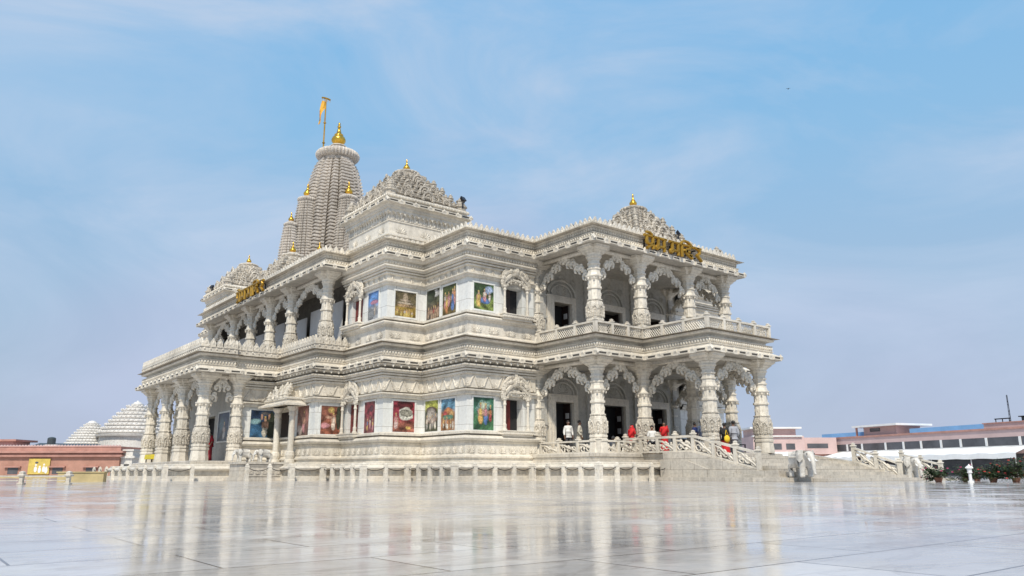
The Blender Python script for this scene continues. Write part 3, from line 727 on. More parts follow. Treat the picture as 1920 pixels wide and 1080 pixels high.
P_ = [
 ('x', w3v, 3.837, 4.055, .361, .637, dict(top=(.03, .13, .08), bot=(.05, .16, .07), shapes=[(.5, .72, .34, .2, (.2, .45, .4)), (.5, .74, .2, .13, (.5, .65, .5))] + fig(.36, .14, .68, YEL, (.75, .42, .05)) + fig(.62, .14, .66, PNK, BLU) + fig(.84, .25, .5, ORG, RED)), 'painting of two robed figures in yellow and blue before a pale halo'),
 ('y', w3u, 6.064, 5.845, .366, .64, dict(top=(.45, .5, .08), bot=(.06, .08, .05), hor=.7, shapes=[(.5, .68, .42, .12, (.18, .12, .10)), (.5, .5, .4, .26, (.42, .4, .38))] + crowd(4, .05, .5, [WHT, (.3, .3, .3)], 3)), 'painting of a pale crowd under a yellow green sky'),
 ('y', w3u, 5.797, 5.575, .364, .637, dict(top=(.1, .28, .45), bot=(.35, .16, .05), hor=.62, shapes=[(.5, .62, .3, .1, ORG), (.3, .5, .16, .12, RED), (.72, .5, .16, .12, (.7, .4, .1)), (.5, .42, .4, .08, (.1, .3, .2))] + crowd(5, .04, .34, [YEL, WHT, ORG], 5)), 'painting of an orange palace over a row of figures in yellow'),
 ('x', w4v, 3.458, 3.683, .361, .633, dict(top=(.32, .03, .06), bot=(.30, .10, .07), hor=.35, shapes=[(.55, .86, .36, .16, (.12, .01, .02)), (.6, .58, .33, .22, (.72, .74, .7)), (.6, .62, .28, .12, (.3, .3, .26))] + fig(.16, .1, .5, PNK, (.7, .5, .5)) + [(.7, .14, .13, .05, YEL)]), 'painting of a white inscribed panel in a crimson arched hall'),
 ('y', w4u, 6.448, 6.245, .357, .637, dict(top=(.24, .03, .05), bot=(.2, .05, .06), shapes=[(.65, .78, .18, .1, (.1, .02, .05))] + fig(.3, .08, .36, BLU, YEL) + fig(.55, .1, .42, WHT, PNK) + fig(.8, .08, .34, YEL, PNK)), 'small maroon painting with bright figures at its foot'),
 ('x', w5v, 3.119, 3.33, .361, .625, dict(top=(.25, .09, .06), bot=(.28, .09, .05), shapes=[(.5, .86, .16, .1, (.6, .42, .08)), (.85, .6, .12, .4, (.06, .08, .05))] + [(.22, .3, .24, .1, PNK)] + fig(.62, .12, .62, (.75, .6, .5), (.78, .66, .56)) + [(.42, .6, .2, .05, SK)]), 'reddish brown painting of a robed figure leaning over a bed'),
 ('y', w5u, 7.253, 6.985, .348, .635, dict(top=(.28, .12, .1), bot=(.12, .06, .05), hor=.25, shapes=[(.25, .2, .25, .16, (.5, .4, .38))] + fig(.55, .1, .7, (.55, .25, .16), PNK)), 'brown painting of one standing figure beside pale rocks'),
 ('x', w6v, 2.786, 3.033, .346, .626, dict(top=(.02, .05, .12), bot=(.03, .13, .28), hor=.55, shapes=[(.2, .6, .24, .1, (.2, .45, .55)), (.85, .45, .2, .5, (.05, .07, .05))] + fig(.62, .05, .72, SK, WHT) + [(.47, .8, .05, .13, SK), (.77, .8, .05, .13, SK), (.62, .9, .18, .06, (.1, .1, .12))]), 'dark blue painting of a figure raising both arms'),
 ('y', wsu, 8.357, 8.02, .329, .616, dict(top=(.02, .05, .13), bot=(.02, .06, .12), shapes=[(.3, .6, .25, .25, (.05, .16, .25))] + fig(.55, .05, .6, (.5, .5, .55), (.6, .6, .65))), 'dark blue painting half hidden behind the porch column'),
 ('x', w3v, 3.831, 4.05, 1.409, 1.645, dict(top=(.06, .12, .04), bot=(.18, .25, .05), hor=.45, shapes=[(.75, .78, .22, .16, (.3, .45, .75)), (.3, .8, .3, .18, (.05, .1, .03)), (.5, .35, .3, .12, BLU)] + fig(.25, .1, .6, YEL, YEL) + fig(.55, .3, .5, WHT, PNK) + fig(.8, .35, .35, WHT, WHT)), 'painting of a figure in yellow by a blue river'),
 ('y', w3u, 6.083, 5.855, 1.385, 1.675, dict(top=(.09, .1, .06), bot=(.1, .07, .05), shapes=[(.75, .85, .3, .12, (.5, .52, .55)), (.3, .8, .3, .2, (.03, .05, .02))] + crowd(5, .05, .45, [(.3, .2, .12), (.45, .3, .2), RED], 9)), 'dark painting of a brown crowd below a grey cloud'),
 ('y', w3u, 5.807, 5.585, 1.385, 1.665, dict(top=(.06, .09, .03), bot=(.16, .12, .04), shapes=crowd(3, .3, .55, [WHT, PNK, ORG], 4) + fig(.3, .08, .6, YEL, ORG) + fig(.72, .12, .7, BLU, BLU)), 'painting of figures in yellow and blue among trees'),
 ('x', w4v, 3.442, 3.666, 1.409, 1.645, dict(top=(.13, .11, .06), bot=(.35, .24, .04), hor=.42, shapes=[(.5, .75, .12, .2, (.45, .36, .25)), (.5, .55, .38, .05, (.5, .42, .32)), (.5, .66, .26, .04, (.55, .45, .35)), (.5, .45, .45, .06, (.45, .3, .15))] + crowd(6, .04, .3, [YEL, (.7, .55, .1), WHT], 8)), 'brown and gold painting of a tiered pavilion over figures'),
 ('y', w4u, 6.466, 6.26, 1.40, 1.665, dict(top=(.08, .25, .65), bot=(.3, .32, .36), hor=.5, shapes=[(.6, .62, .35, .08, (.6, .2, .35)), (.3, .2, .3, .2, (.25, .27, .3))] + fig(.65, .12, .4, WHT, (.5, .4, .3))), 'painting of pink clouds over grey rocks'),
]
for ax, plane, a, b, z0, z1, spec, lab in P_:
    nx, ny = 36, 48; a, b = a * S, b * S; y = plane * S; Z0, Z1 = Zh(z0), Zh(z1); fn = paint_fn(spec, int(a * 100))
    mb = MB(); vs = []; cs = []
    for j in range(ny + 1):
        for i in range(nx + 1):
            s, t = i / nx, j / ny; q = a + (b - a) * s; z = Z0 + (Z1 - Z0) * t
            vs.append((q, y - .02, z) if ax == 'x' else (y - .02, q, z)); q_ = fn(s, t); g_ = sum(q_) / 3; cs.append([(e_ * .86 + g_ * .14) * 1.05 for e_ in q_])
    fs = []
    for j in range(ny):
        for i in range(nx): k = j * (nx + 1) + i; fs.append((k, k + 1, k + nx + 2, k + nx + 1))
    mb.add(vs, fs); o = mb.build('wall_painting', M['paint'], temple)
    at = o.data.color_attributes.new('paint', 'FLOAT_COLOR', 'POINT')
    for i, c in enumerate(cs): at.data[i].color = (c[0], c[1], c[2], 1)
    o['label'] = lab
    f = MB(); t_ = .09
    for (p0, p1, q0, q1) in ((a, b, Z0 - t_, Z0), (a, b, Z1, Z1 + t_), (min(a, b) - t_, min(a, b), Z0 - t_, Z1 + t_), (max(a, b), max(a, b) + t_, Z0 - t_, Z1 + t_)):
        if ax == 'x': f.box(p0, y - .05, q0, p1, y - .003, q1)
        else: f.box(y - .05, p0, q0, y - .003, p1, q1)
    f.build('picture_frame', M['panel'], o)

# roof pyramids, corner pavilions and spire ------------------------------------------------
def kalash(x, y, z, h, parent, name='gold_finial'):
    r = h * .27; mb = MB()
    mb.loft(circ(16), [(z, r * .55), (z + .03 * h, r * .6), (z + .06 * h, r * .45), (z + .1 * h, r * .7), (z + .18 * h, r * .98), (z + .27 * h, r), (z + .36 * h, r * .85), (z + .42 * h, r * .5), (z + .44 * h, r * .62), (z + .47 * h, r * .62), (z + .49 * h, r * .42), (z + .62 * h, r * .28), (z + .76 * h, r * .16), (z + .78 * h, r * .26), (z + .82 * h, r * .26), (z + .84 * h, r * .16), (z + .94 * h, r * .17), (z + h, .01)], x, y)
    return mb.build(name, M['gold'], parent, smooth=True)
def ribbed(mb, x, y, z, r, h, n=28):
    seg = n * 4; prof = [(-.5, .80), (-.42, .93), (-.2, 1.0), (0, 1.02), (.2, .98), (.36, .88), (.46, .72), (.5, .5)]
    v = []; f = []
    for t, q in prof:
        for i in range(seg):
            a = 2 * PI * i / seg; rr = r * q * (1 - .05 * abs(math.sin(a * n / 2)) ** 4 * 2)
            v.append((x + rr * math.cos(a), y + rr * math.sin(a), z + t * h))
    for k in range(len(prof) - 1):
        for i in range(seg): j = (i + 1) % seg; f.append((k * seg + i, k * seg + j, (k + 1) * seg + j, (k + 1) * seg + i))
    f.append(tuple((len(prof) - 1) * seg + i for i in range(seg))); f.append(tuple(range(seg - 1, -1, -1)))
    mb.add(v, f)
mini = MB()                                                          # small bell turret, height 1
mini.loft(circ(8, 1, PI / 8), [(0, .38), (.1, .40), (.14, .33), (.26, .36), (.30, .44), (.36, .44), (.40, .30), (.50, .33), (.54, .25), (.64, .24), (.68, .28), (.74, .28), (.78, .12), (.88, .12), (1.0, .01)])
gav = MB()                                                           # horseshoe gable ornament, width 1
gav.tube([(.45 * math.cos(a), -.06, .05 + .5 * math.sin(a)) for a in [-.5 + (PI + 1) * i / 12 for i in range(13)]], .1, 5, up=(0, 1, 0))
gav.tube([(.24 * math.cos(a), -.07, .05 + .26 * math.sin(a)) for a in [-.5 + (PI + 1) * i / 10 for i in range(11)]], .06, 5, up=(0, 1, 0))
gav.ball((0, -.05, .08), .13, 6, 4); gav.ball((0, -.06, .66), .14, 6, 4, (1, .8, 1.5)); gav.ball((-.5, -.05, -.08), .13, 6, 4); gav.ball((.5, -.05, -.08), .13, 6, 4)
gav.ball((-.36, -.05, .48), .1, 6, 4); gav.ball((.36, -.05, .48), .1, 6, 4)
def pyramid_roof(cu, cv, z0, z1, half, tiers=6, parent=temple, top=.2, name='pyramid_roof', matter=None):
    """Stepped bell roof: z0 base, z1 top of the gold finial; half = half side at the base, all in plan units."""
    x, y = cu * S, cv * S; h = half * S; Z0, Z1 = Zh(z0), Zh(z1); H = (Z1 - Z0); hr = H * .69
    mb = MB()
    for k in range(tiers):
        a = k / tiers; s = h * (1 - a * (1 - top)); zz = Z0 + hr * a; th = hr / tiers
        mb.loft(SQ, [(zz, s), (zz + th * .18, s), (zz + th * .26, s * .93), (zz + th * .4, s * .93), (zz + th * .5, s * .97), (zz + th * .62, s * .97), (zz + th * .72, s * .86), (zz + th * 1.02, s * .86)], x, y)
        sm = th * .80; n = max(2, int(round(2 * s * .9 / (sm * .85))))
        for side in range(4):
            for i in range(n):
                if n > 2 and k < tiers - 1 and abs(i - (n - 1) / 2) < .8: continue
                d = -s * .9 + 2 * s * .9 * i / max(1, n - 1)
                if i == n - 1: continue
                m = T(x, y, 0) @ RZ(side * PI / 2) @ T(d, -s * .9, zz + th * .5)
                mb.inst(mini, m @ Matrix.Scale(sm * (.62 if k == tiers - 1 else 1.2 if i == 0 else 1.0), 4))
            g = s * .5 if k < 2 else s * .55
            g = min(g, th * (1.5 if k < tiers - 1 else .7))
            mb.inst(gav, T(x, y, 0) @ RZ(side * PI / 2) @ T(0, -s * .98, zz + th * .5) @ Matrix.Scale(g, 4))
            if k < 3:
                for q in (-.5, .5): mb.inst(gav, T(x, y, 0) @ RZ(side * PI / 2) @ T(q * s, -s * .97, zz + th * .45) @ Matrix.Scale(g * .62, 4))
    o = mb.build(name, matter or M['roofm'], parent)
    mb = MB(); rt = h * .30
    mb.loft(circ(16), [(Z0 + hr - .05, rt * .8), (Z0 + hr + H * .02, rt * .72)], x, y)
    ribbed(mb, x, y, Z0 + hr + H * .05, rt * 1.08, H * .075, 20)
    mb.loft(circ(16), [(Z0 + hr + H * .085, rt * .62), (Z0 + hr + H * .11, rt * .55), (Z0 + hr + H * .12, rt * .3)], x, y)
    mb.build('ribbed_crown', M['roofm'], o)
    kalash(x, y, Z0 + hr + H * .115, H * .225, o)
    return o
pyramid_roof(UC, 5.04, 2.104, 2.74, .43, 5)
pyramid_roof(3.50, VC, 2.104, 2.745, .40, 5)
def pavilion(cu, cv):
    x, y = cu * S, cv * S; a = .405 * S
    mb = MB(); sq = [(x - a, y - a), (x + a, y - a), (x + a, y + a), (x - a, y + a)]
    mb.sweep(sq, [(.25, Zh(2.1)), (.25, Zh(2.12)), (.12, Zh(2.125)), (.12, Zh(2.15)), (.2, Zh(2.155)), (.2, Zh(2.175)), (.0, Zh(2.185)), (0, Zh(2.3)), (.05, Zh(2.303)), (.05, Zh(2.312)), (0, Zh(2.315)), (0, Zh(2.375)), (.08, Zh(2.378)), (.08, Zh(2.39)), (.14, Zh(2.395)), (.14, Zh(2.42)), (.22, Zh(2.425)), (.22, Zh(2.45)), (.3, Zh(2.46))])
    fr = MB(); fr.box(-.05, -.05, 0, .05, .02, .3); fr.box(-.09, -.06, .26, .09, .02, .34); fr.ball((.13, -.02, .12), .06, 6, 4, (1, .7, 1.8))
    row(mb, sq, fr, .3, 0, Zh(2.318)); row(mb, sq, bead, .17, .16, Zh(2.165)); row(mb, sq, tooth, .3, .15, Zh(2.395))
    row(mb, sq, palmette(.4, .5, 7), 1.6, .0, Zh(2.2))
    p = mb.build('corner_pavilion', M['marble'], temple)
    lo = [(x - .485 * S, y - .485 * S), (x + .485 * S, y - .485 * S), (x + .485 * S, y + .485 * S), (x - .485 * S, y + .485 * S)]
    mb = MB(); mb.sweep(lo, [(-.5, Zh(2.462)), (0, Zh(2.46)), (0, Zh(2.492)), (-.12, Zh(2.505)), (-.2, Zh(2.51)), (-.2, Zh(2.518)), (-.12, Zh(2.525)), (-.1, Zh(2.54)), (-.16, Zh(2.552)), (-.5, Zh(2.556))])
    row(mb, lo, slot, .9, .01, Zh(2.477)); row(mb, lo, antefix, .9, -.02, Zh(2.482), phase=1 - 1e-6); row(mb, lo, bead, .2, -.1, Zh(2.533))
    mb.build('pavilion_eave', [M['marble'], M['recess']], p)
    pyramid_roof(cu, cv, 2.553, 3.135, .435, 5, p)
    for i in (-1, 1):
        for j in (-1, 1): mb = MB(); mb.inst(mini, T(x + i * .40 * S, y + j * .40 * S, Zh(2.548)) @ Matrix.Scale(.95, 4)); mb.build('eave_turret', M['roofm'], p)
for cu, cv in ((3.745, 6.50), (3.745, 2 * VC - 6.50), (2 * UC - 3.745, 6.50)): pavilion(cu, cv)
# little terrace turrets on the upper roof
mb = MB()
for u, v, z, q in ((6.42, 4.72, 2.1, 1.1), (3.2, 8.1, 2.1, .9), (3.2, 9.5, 2.1, .9)):
    mb = MB(); mb.inst(mini, T(u * S, v * S, Zh(z)) @ Matrix.Scale(q, 4)); mb.build('roof_turret', M['roofm'], temple)

def star(a=.64, b=.82, ca=.50, cb=.25):                              # five faceted spire plan, unit half width
    g = .055; n_ = .13                                                # deep channels run up between the facets
    h = [(-a, -a), (-ca - g, -a), (-ca - g, -a + n_), (-ca, -a + n_), (-ca, -b), (-cb - g, -b), (-cb - g, -b + n_), (-cb, -b + n_), (-cb, -1.0)]
    q = h + [(-x, y) for x, y in reversed(h[1:])]
    out = []
    for k in range(4):
        c, s = math.cos(k * PI / 2), math.sin(k * PI / 2)
        out += [(x * c - y * s, x * s + y * c) for x, y in q]
    return out
STAR = star()
def spire_body(mb, x, y, prof, layer):
    """prof: (Z, half width) rising; cut into thin overhanging courses."""
    def hw(z):
        for (za, ra), (zb_, rb) in zip(prof[:-1], prof[1:]):
            if za <= z <= zb_: return ra + (rb - ra) * (z - za) / (zb_ - za)
        return prof[-1][1]
    Z0, Z1 = prof[0][0], prof[-1][0]; n = int((Z1 - Z0) / layer); rings = []
    for k in range(n):
        z = Z0 + (Z1 - Z0) * k / n; d = (Z1 - Z0) / n; r = hw(z + d * .5)
        rings += [(z, r * .925), (z + d * .36, r * .925), (z + d * .38, r), (z + d * .80, r * 1.008), (z + d * .98, r * .965)]
    mb.loft(STAR, rings, x, y)
tx, ty = UC * S, VT * S
sp_prof = [(2.1, .66), (2.6, .66), (3.2, .65), (3.7, .625), (4.1, .595), (4.5, .55), (4.8, .505), (5.1, .44), (5.28, .385), (5.38, .33), (5.43, .27)]
mb = MB(); spire_body(mb, tx, ty, [(Zh(z), r * S) for z, r in sp_prof], .36)
spire = mb.build('spire', M['spire'], temple)
mb = MB()
mb.loft(circ(24), [(Zh(5.40), .27 * S), (Zh(5.48), .28 * S)], tx, ty); ribbed(mb, tx, ty, Zh(5.545), .385 * S, .17 * S, 36)
mb.loft(circ(24), [(Zh(5.61), .25 * S), (Zh(5.64), .235 * S), (Zh(5.66), .17 * S), (Zh(5.70), .13 * S), (Zh(5.715), .15 * S), (Zh(5.74), .13 * S), (Zh(5.75), .05 * S)], tx, ty)
mb.build('ribbed_crown', M['spire'], spire)
kalash(tx, ty, Zh(5.735), .47 * S, spire)
def minor_spire(dx, dy, ztop, r, crown):
    x, y = tx + dx * S, ty + dy * S; zc = ztop - .33 * (r / .17)
    mb = MB(); k = r
    spire_body(mb, x, y, [(Zh(2.1), k * 1.5 * S), (Zh(2.1 + (zc - 2.1) * .5), k * 1.38 * S), (Zh(2.1 + (zc - 2.1) * .8), k * 1.15 * S), (Zh(zc), k * .82 * S)], .28)
    o = mb.build('minor_spire', M['spire'], spire)
    mb = MB(); mb.loft(circ(16), [(Zh(zc) - .05, k * .7 * S), (Zh(zc + .02), k * .7 * S)], x, y); ribbed(mb, x, y, Zh(zc + .05), crown * S, .075 * S * r / .17, 24)
    mb.loft(circ(16), [(Zh(zc + .075), crown * .7 * S), (Zh(zc + .1), crown * .6 * S), (Zh(zc + .115), crown * .35 * S)], x, y)
    q = mb.build('ribbed_crown', M['spire'], o); q.parent = None; attach(q, spire)
    q = kalash(x, y, Zh(zc + .105), (ztop - zc - .105) * S, None); attach(q, spire)
    o.parent = None; attach(o, spire)
for k in range(4):
    c, s = [(-1, 0), (0, -1), (1, 0), (0, 1)][k]
    minor_spire(.52 * c, .52 * s, 4.90, .185, .165)
    minor_spire(.78 * c, .78 * s, 4.32, .145, .12)
for c, s in ((-1, -1), (1, -1), (-1, 1), (1, 1)): minor_spire(.43 * c, .43 * s, 3.75, .13, .11)

# golden lettering ---------------------------------------------------------------------------
def sign(name, label, origin, ang, width, height):
    r = thing(name, label, 'sign', origin, ang)
    arc = lambda cx, cz, rx, rz, a0, a1, n=9: [(cx + rx * math.cos(R(a0 + (a1 - a0) * i / n)), cz + rz * math.sin(R(a0 + (a1 - a0) * i / n))) for i in range(n + 1)]
    bar = lambda x: [(x, 0), (x, 1)]
    head = lambda a, b: [(a, 1), (b, 1)]
    pa = [bar(.62), [(.12, 1), (.12, .55)] + arc(.34, .55, .22, .2, 180, 300, 6) + [(.62, .45)], head(-.06, .80)]
    ra = [[(.6, .38), (.12, .0)]]
    ee = [[(.62, 1), (.52, 1.16), (.36, 1.27), (.14, 1.27)]]
    ma = [bar(.66), [(.16, 1), (.16, .28)] + arc(.06, .24, .1, .1, 20, -300, 8), [(.16, .34), (.66, .34)], head(-.06, .84)]
    na = [[(.10, .52)] + arc(.20, .52, .1, .1, 180, -140, 8) + [(.30, .52), (.56, .52)]]
    da = [[(.56, 1), (.56, .82)] + arc(.54, .5, .28, .28, 80, 290, 9) + [(.70, .28)] + arc(.60, .26, .12, .1, 20, -200, 5) + [(.78, .02)], head(.0, .86)]
    ii = [[(.06, 0), (.06, 1), (.08, 1.18), (.3, 1.36), (.62, 1.32), (.86, 1.14), (.94, 1.0)], head(-.06, .2)]
    rr = [[(.16, 1)] + arc(.16, .72, .28, .26, 90, -80, 8) + [(.16, .45), (.58, .0)], head(-.08, .56)]
    seq = [(pa + ra + ee, 0), (ma, .92), (ma, 2.12), (ii, 3.06), (na + da, 3.24), (rr, 4.3)]
    total = 4.86; k = width / total; kz = height
    for strokes, x0 in seq:
        mb = MB()
        for st in strokes: mb.tube([((x0 + x) * k, 0, z * kz) for x, z in st], .085, 6, up=(0, 1, 0), flat=1.25)
        local(mb.build('letter', M['goldsign']), r)
    for x in (.3, 1.3, 2.5, 3.5, 4.4): mb = MB(); mb.box(x * k - .03, .03, .1, x * k + .03, .3, .16); mb.box(x * k - .03, .03, .75 * kz, x * k + .03, .34, .75 * kz + .06); mb.box(x * k - .025, .30, .1, x * k + .025, .36, .75 * kz + .05); local(mb.build('bracket', M['iron']), r)
    return r
sign('golden_sign', 'golden Hindi letters reading प्रेम मन्दिर on the front balcony eave', (5.09 * S, V2 * S - .12, Zh(1.985)), 0, .79 * S, .70)
sign('golden_sign', 'golden Hindi letters reading प्रेम मन्दिर on the shadier side porch eave, seen edge on', (U5U * S - .12, 9.12 * S, Zh(1.985)), -PI / 2, .85 * S, .70)

# ------------------------------------------------------------------ side door with its canopy (part of the temple)
mb = MB(); x1 = w5u * S
mb.box(x1 - .02, 7.42 * S, Zh(.1), x1 + .01, 7.66 * S, Zh(.60)); dr = mb.build('door', M['darkwood'], temple)
mb = MB()
for v in (7.39, 7.69): mb.box(x1 - .1, v * S - .14, Zh(.1), x1 + .01, v * S + .14, Zh(.62))
mb.box(x1 - .1, 7.39 * S - .14, Zh(.60), x1 + .01, 7.69 * S + .14, Zh(.64)); mb.build('door_frame', M['marble'], dr)
for v in (7.14, 7.50):
    mb = MB(); mb.loft(circ(12), [(Zh(.09), .30), (Zh(.13), .28), (Zh(.135), .2), (Zh(.17), .25), (Zh(.2), .22), (Zh(.21), .17), (Zh(.54), .16), (Zh(.55), .2), (Zh(.57), .2), (Zh(.58), .17), (Zh(.615), .3), (Zh(.628), .3)], 2.955 * S, v * S)
    mb.build('canopy_column', M['marble'], temple)
mb = MB(); a = [(2.82 * S, 7.03 * S), (3.08 * S, 7.03 * S), (3.08 * S, 7.70 * S), (2.82 * S, 7.70 * S)]
mb.sweep(a, [(-.5, Zh(.64)), (0, Zh(.632)), (0, Zh(.65)), (-.3, Zh(.675)), (-.32, Zh(.69)), (-.25, Zh(.695)), (-.25, Zh(.71)), (-.6, Zh(.72))])
ring_cap([(2.9 * S, 7.13 * S), (3.08 * S, 7.13 * S), (3.08 * S, 7.6 * S), (2.9 * S, 7.6 * S)], Zh(.718), mb)
for k in range(3):
    n = 5 - k
    for i in range(n): mb.inst(mini, T((2.89 + .04 * k) * S, (7.365 + (i - (n - 1) / 2) * .10) * S, Zh(.712 + .035 * k)) @ Matrix.Scale(.5, 4))
mb.inst(gav, T(2.87 * S, 7.365 * S, Zh(.73)) @ RZ(-PI / 2) @ Matrix.Scale(.7, 4))
mb.inst(mini, T(2.98 * S, 7.365 * S, Zh(.78)) @ Matrix.Scale(.6, 4)); mb.box(2.94 * S, 7.28 * S, Zh(.71), 3.05 * S, 7.45 * S, Zh(.79))
mb.build('door_canopy', M['carved'], temple)
mb = MB()                                                            # steps from the side door towards the plaza
for k in range(6): mb.box((2.45 + .07 * k) * S, 7.22 * S, -.02 , (2.52 + .07 * k) * S + (.0 if k < 5 else .5), 7.72 * S, Zh(-.06 + .026 * (k + 1)))
mb.build('side_steps', M['step'], temple)
ped = MB(); x0, x1_, y0, y1 = 2.42 * S, 2.86 * S, 6.95 * S, 7.2 * S
ped.box(x0, y0, 0, x1_, y1, Zh(.086)); ped.box(x0 - .08, y0 - .08, 0, x1_ + .05, y1, Zh(-.03)); ped.box(x0 - .09, y0 - .09, Zh(.086), x1_ + .05, y1, Zh(.102))
fr = [(x0 + .35, 0), (x1_ - .15, 0)]
for za, zb_ in ((Zh(-.02), Zh(-.012)), (Zh(.066), Zh(.074))): ped.box(x0 + .3, y0 - .04, za, x1_ - .1, y0 + .01, zb_)
for xx in (x0 + .3, x1_ - .16): ped.box(xx, y0 - .041, Zh(-.02), xx + .06, y0 + .01, Zh(.074))
for i in range(5): ped.inst(palmette(.3, .2, 7), T(x0 + .62 + i * .36, y0 - .005, Zh(.0)))
pedestal = ped.build('carved_pedestal', M['step'], temple)

# ------------------------------------------------------------------ front staircase
st = thing('marble_staircase', 'wide marble steps with carved stone balustrades rising to the front porch', 'staircase', (5.6 * S, 3.4 * S, 0))
mb = MB(); n = 9; va, vb = 3.93, 2.93; ua, ub = 5.05, 6.45
for k in range(n):
    v0 = vb + (va - vb) * k / n
    mb.box(ua * S, v0 * S, -.02, ub * S, (vb + (va - vb) * (k + 1) / n) * S + (.3 if k == n - 1 else -.002), (Zh(FL) - .01) * (k + 1) / (n + 1))
mb.build('steps', M['step'], st)
def slope_wall(u0, u1, pts, name='side_wall'):
    mb = MB(); k = len(pts)
    v = [(u * S, q * S, Zh(z)) for u in (u0, u1) for q, z in pts] + [(u * S, q * S, -.02) for u in (u0, u1) for q, z in pts]
    f = []
    for i in range(k - 1):
        f += [(i, i + 1, k + i + 1, k + i), (2 * k + i, 2 * k + i + 1, i + 1, i), (k + i, k + i + 1, 3 * k + i + 1, 3 * k + i)]
    f += [(0, k, 3 * k, 2 * k), (k - 1, 3 * k - 1, 4 * k - 1, 2 * k - 1)]
    mb.add(v, f); return mb.build(name, M['step'], st)
slope_wall(4.965, 5.049, [(4.31, FL), (4.02, FL), (3.42, .015), (3.25, .015)])
slope_wall(4.95, 5.064, [(4.33, FL - .07), (4.05, FL - .07), (3.86, .03), (3.40, -.025), (3.22, -.025)])
slope_wall(4.90, 5.08, [(4.34, -.032), (3.15, -.032)], 'kerb_step')
slope_wall(6.451, 6.53, [(3.95, FL), (3.5, .095), (3.12, -.04), (3.0, -.04)])
slope_wall(6.95, 7.05, [(3.6, .09), (3.34, .05), (3.02, -.045), (2.9, -.045)])
balustrade('balustrade', [(5.005 * S, 4.76 * S, Zh(FL)), (5.005 * S, 4.02 * S, Zh(FL)), (5.005 * S, 3.43 * S, Zh(.02))], 0, .76, 1.15, False, st)
balustrade('balustrade', [(6.49 * S, 3.5 * S, Zh(.095)), (6.49 * S, 3.12 * S, Zh(-.04))], 0, .70, 1.1, False, st)
balustrade('balustrade', [(7.0 * S, 3.34 * S, Zh(.05)), (7.0 * S, 3.02 * S, Zh(-.04))], 0, .66, 1.1, False, st)
balustrade('porch_balustrade', [((U2 + .11) * S, (V3 + .06) * S, Zh(FL)), ((U2 + .11) * S, (V2 + .11) * S, Zh(FL)), (5.0 * S, (V2 + .11) * S, Zh(FL))], 0, .60, 1.3, False, temple)

# ------------------------------------------------------------------ post and chain fence round the temple
fence = thing('post_fence', 'low fence of white marble posts linked by hanging chains round the temple base', 'fence', (3.4 * S, 5.06 * S, 0))
def post_mesh(w, h):
    mb = MB(); q = oct8()
    mb.loft(SQ, [(0, w * 1.15), (.07, w * 1.15), (.09, w), (h * .76, w), (h * .78, w * 1.12), (h * .83, w * 1.12), (h * .85, w * .8), (h * .92, w * .85), (h * .96, w * .5), (h, w * .1)])
    for s in range(4): mb.inst(figure, T(0, 0, h * .45) @ RZ(s * PI / 2) @ T(0, -w, 0) @ Matrix.Scale(.5, 4))
    return mb
posts = []
runs = [[(1.907, 10.4), (1.907, 7.348), (2.14, 7.348)], [(2.335, 6.516), (2.72, 6.516), (3.01, 6.516), (3.01, 5.763), (3.422, 5.763), (3.422, 5.061), (4.2, 5.061), (4.2, 4.279), (4.98, 4.279)]]
pitches = {0: .36, 1: .255}
pp = None; pw = None
for ri, run in enumerate(runs):
    seq = []
    for a, b in zip(run[:-1], run[1:]):
        l = math.hypot(b[0] - a[0], b[1] - a[1]); k = max(1, round(l / (.195 if ri else .33)))
        for j in range(k): seq.append((a[0] + (b[0] - a[0]) * j / k, a[1] + (b[1] - a[1]) * j / k, j == 0))
    seq.append((*run[-1], False))
    for i, (u, v, corner) in enumerate(seq):
        p = (u * S, v * S, 0)
        if corner and i:
            if pw is None: pw = post_mesh(.125, .86).build('post', M['marble']); attach(pw, fence); pw.matrix_basis = T(*p)
            else: dup(pw, fence, T(*p))
        else:
            if pp is None: pp = post_mesh(.082, .84).build('post', M['marble']); attach(pp, fence); pp.matrix_basis = T(*p)
            else: dup(pp, fence, T(*p))
        if i:
            q = seq[i - 1]; mb = MB()
            A = Vector((q[0] * S, q[1] * S, .66)); B = Vector((u * S, v * S, .66))
            mb.tube([A + (B - A) * t - Vector((0, 0, .17 * 4 * t * (1 - t))) for t in [e_ / 8 for e_ in range(9)]], .017, 5)
            mb.build('chain', M['iron'], fence)

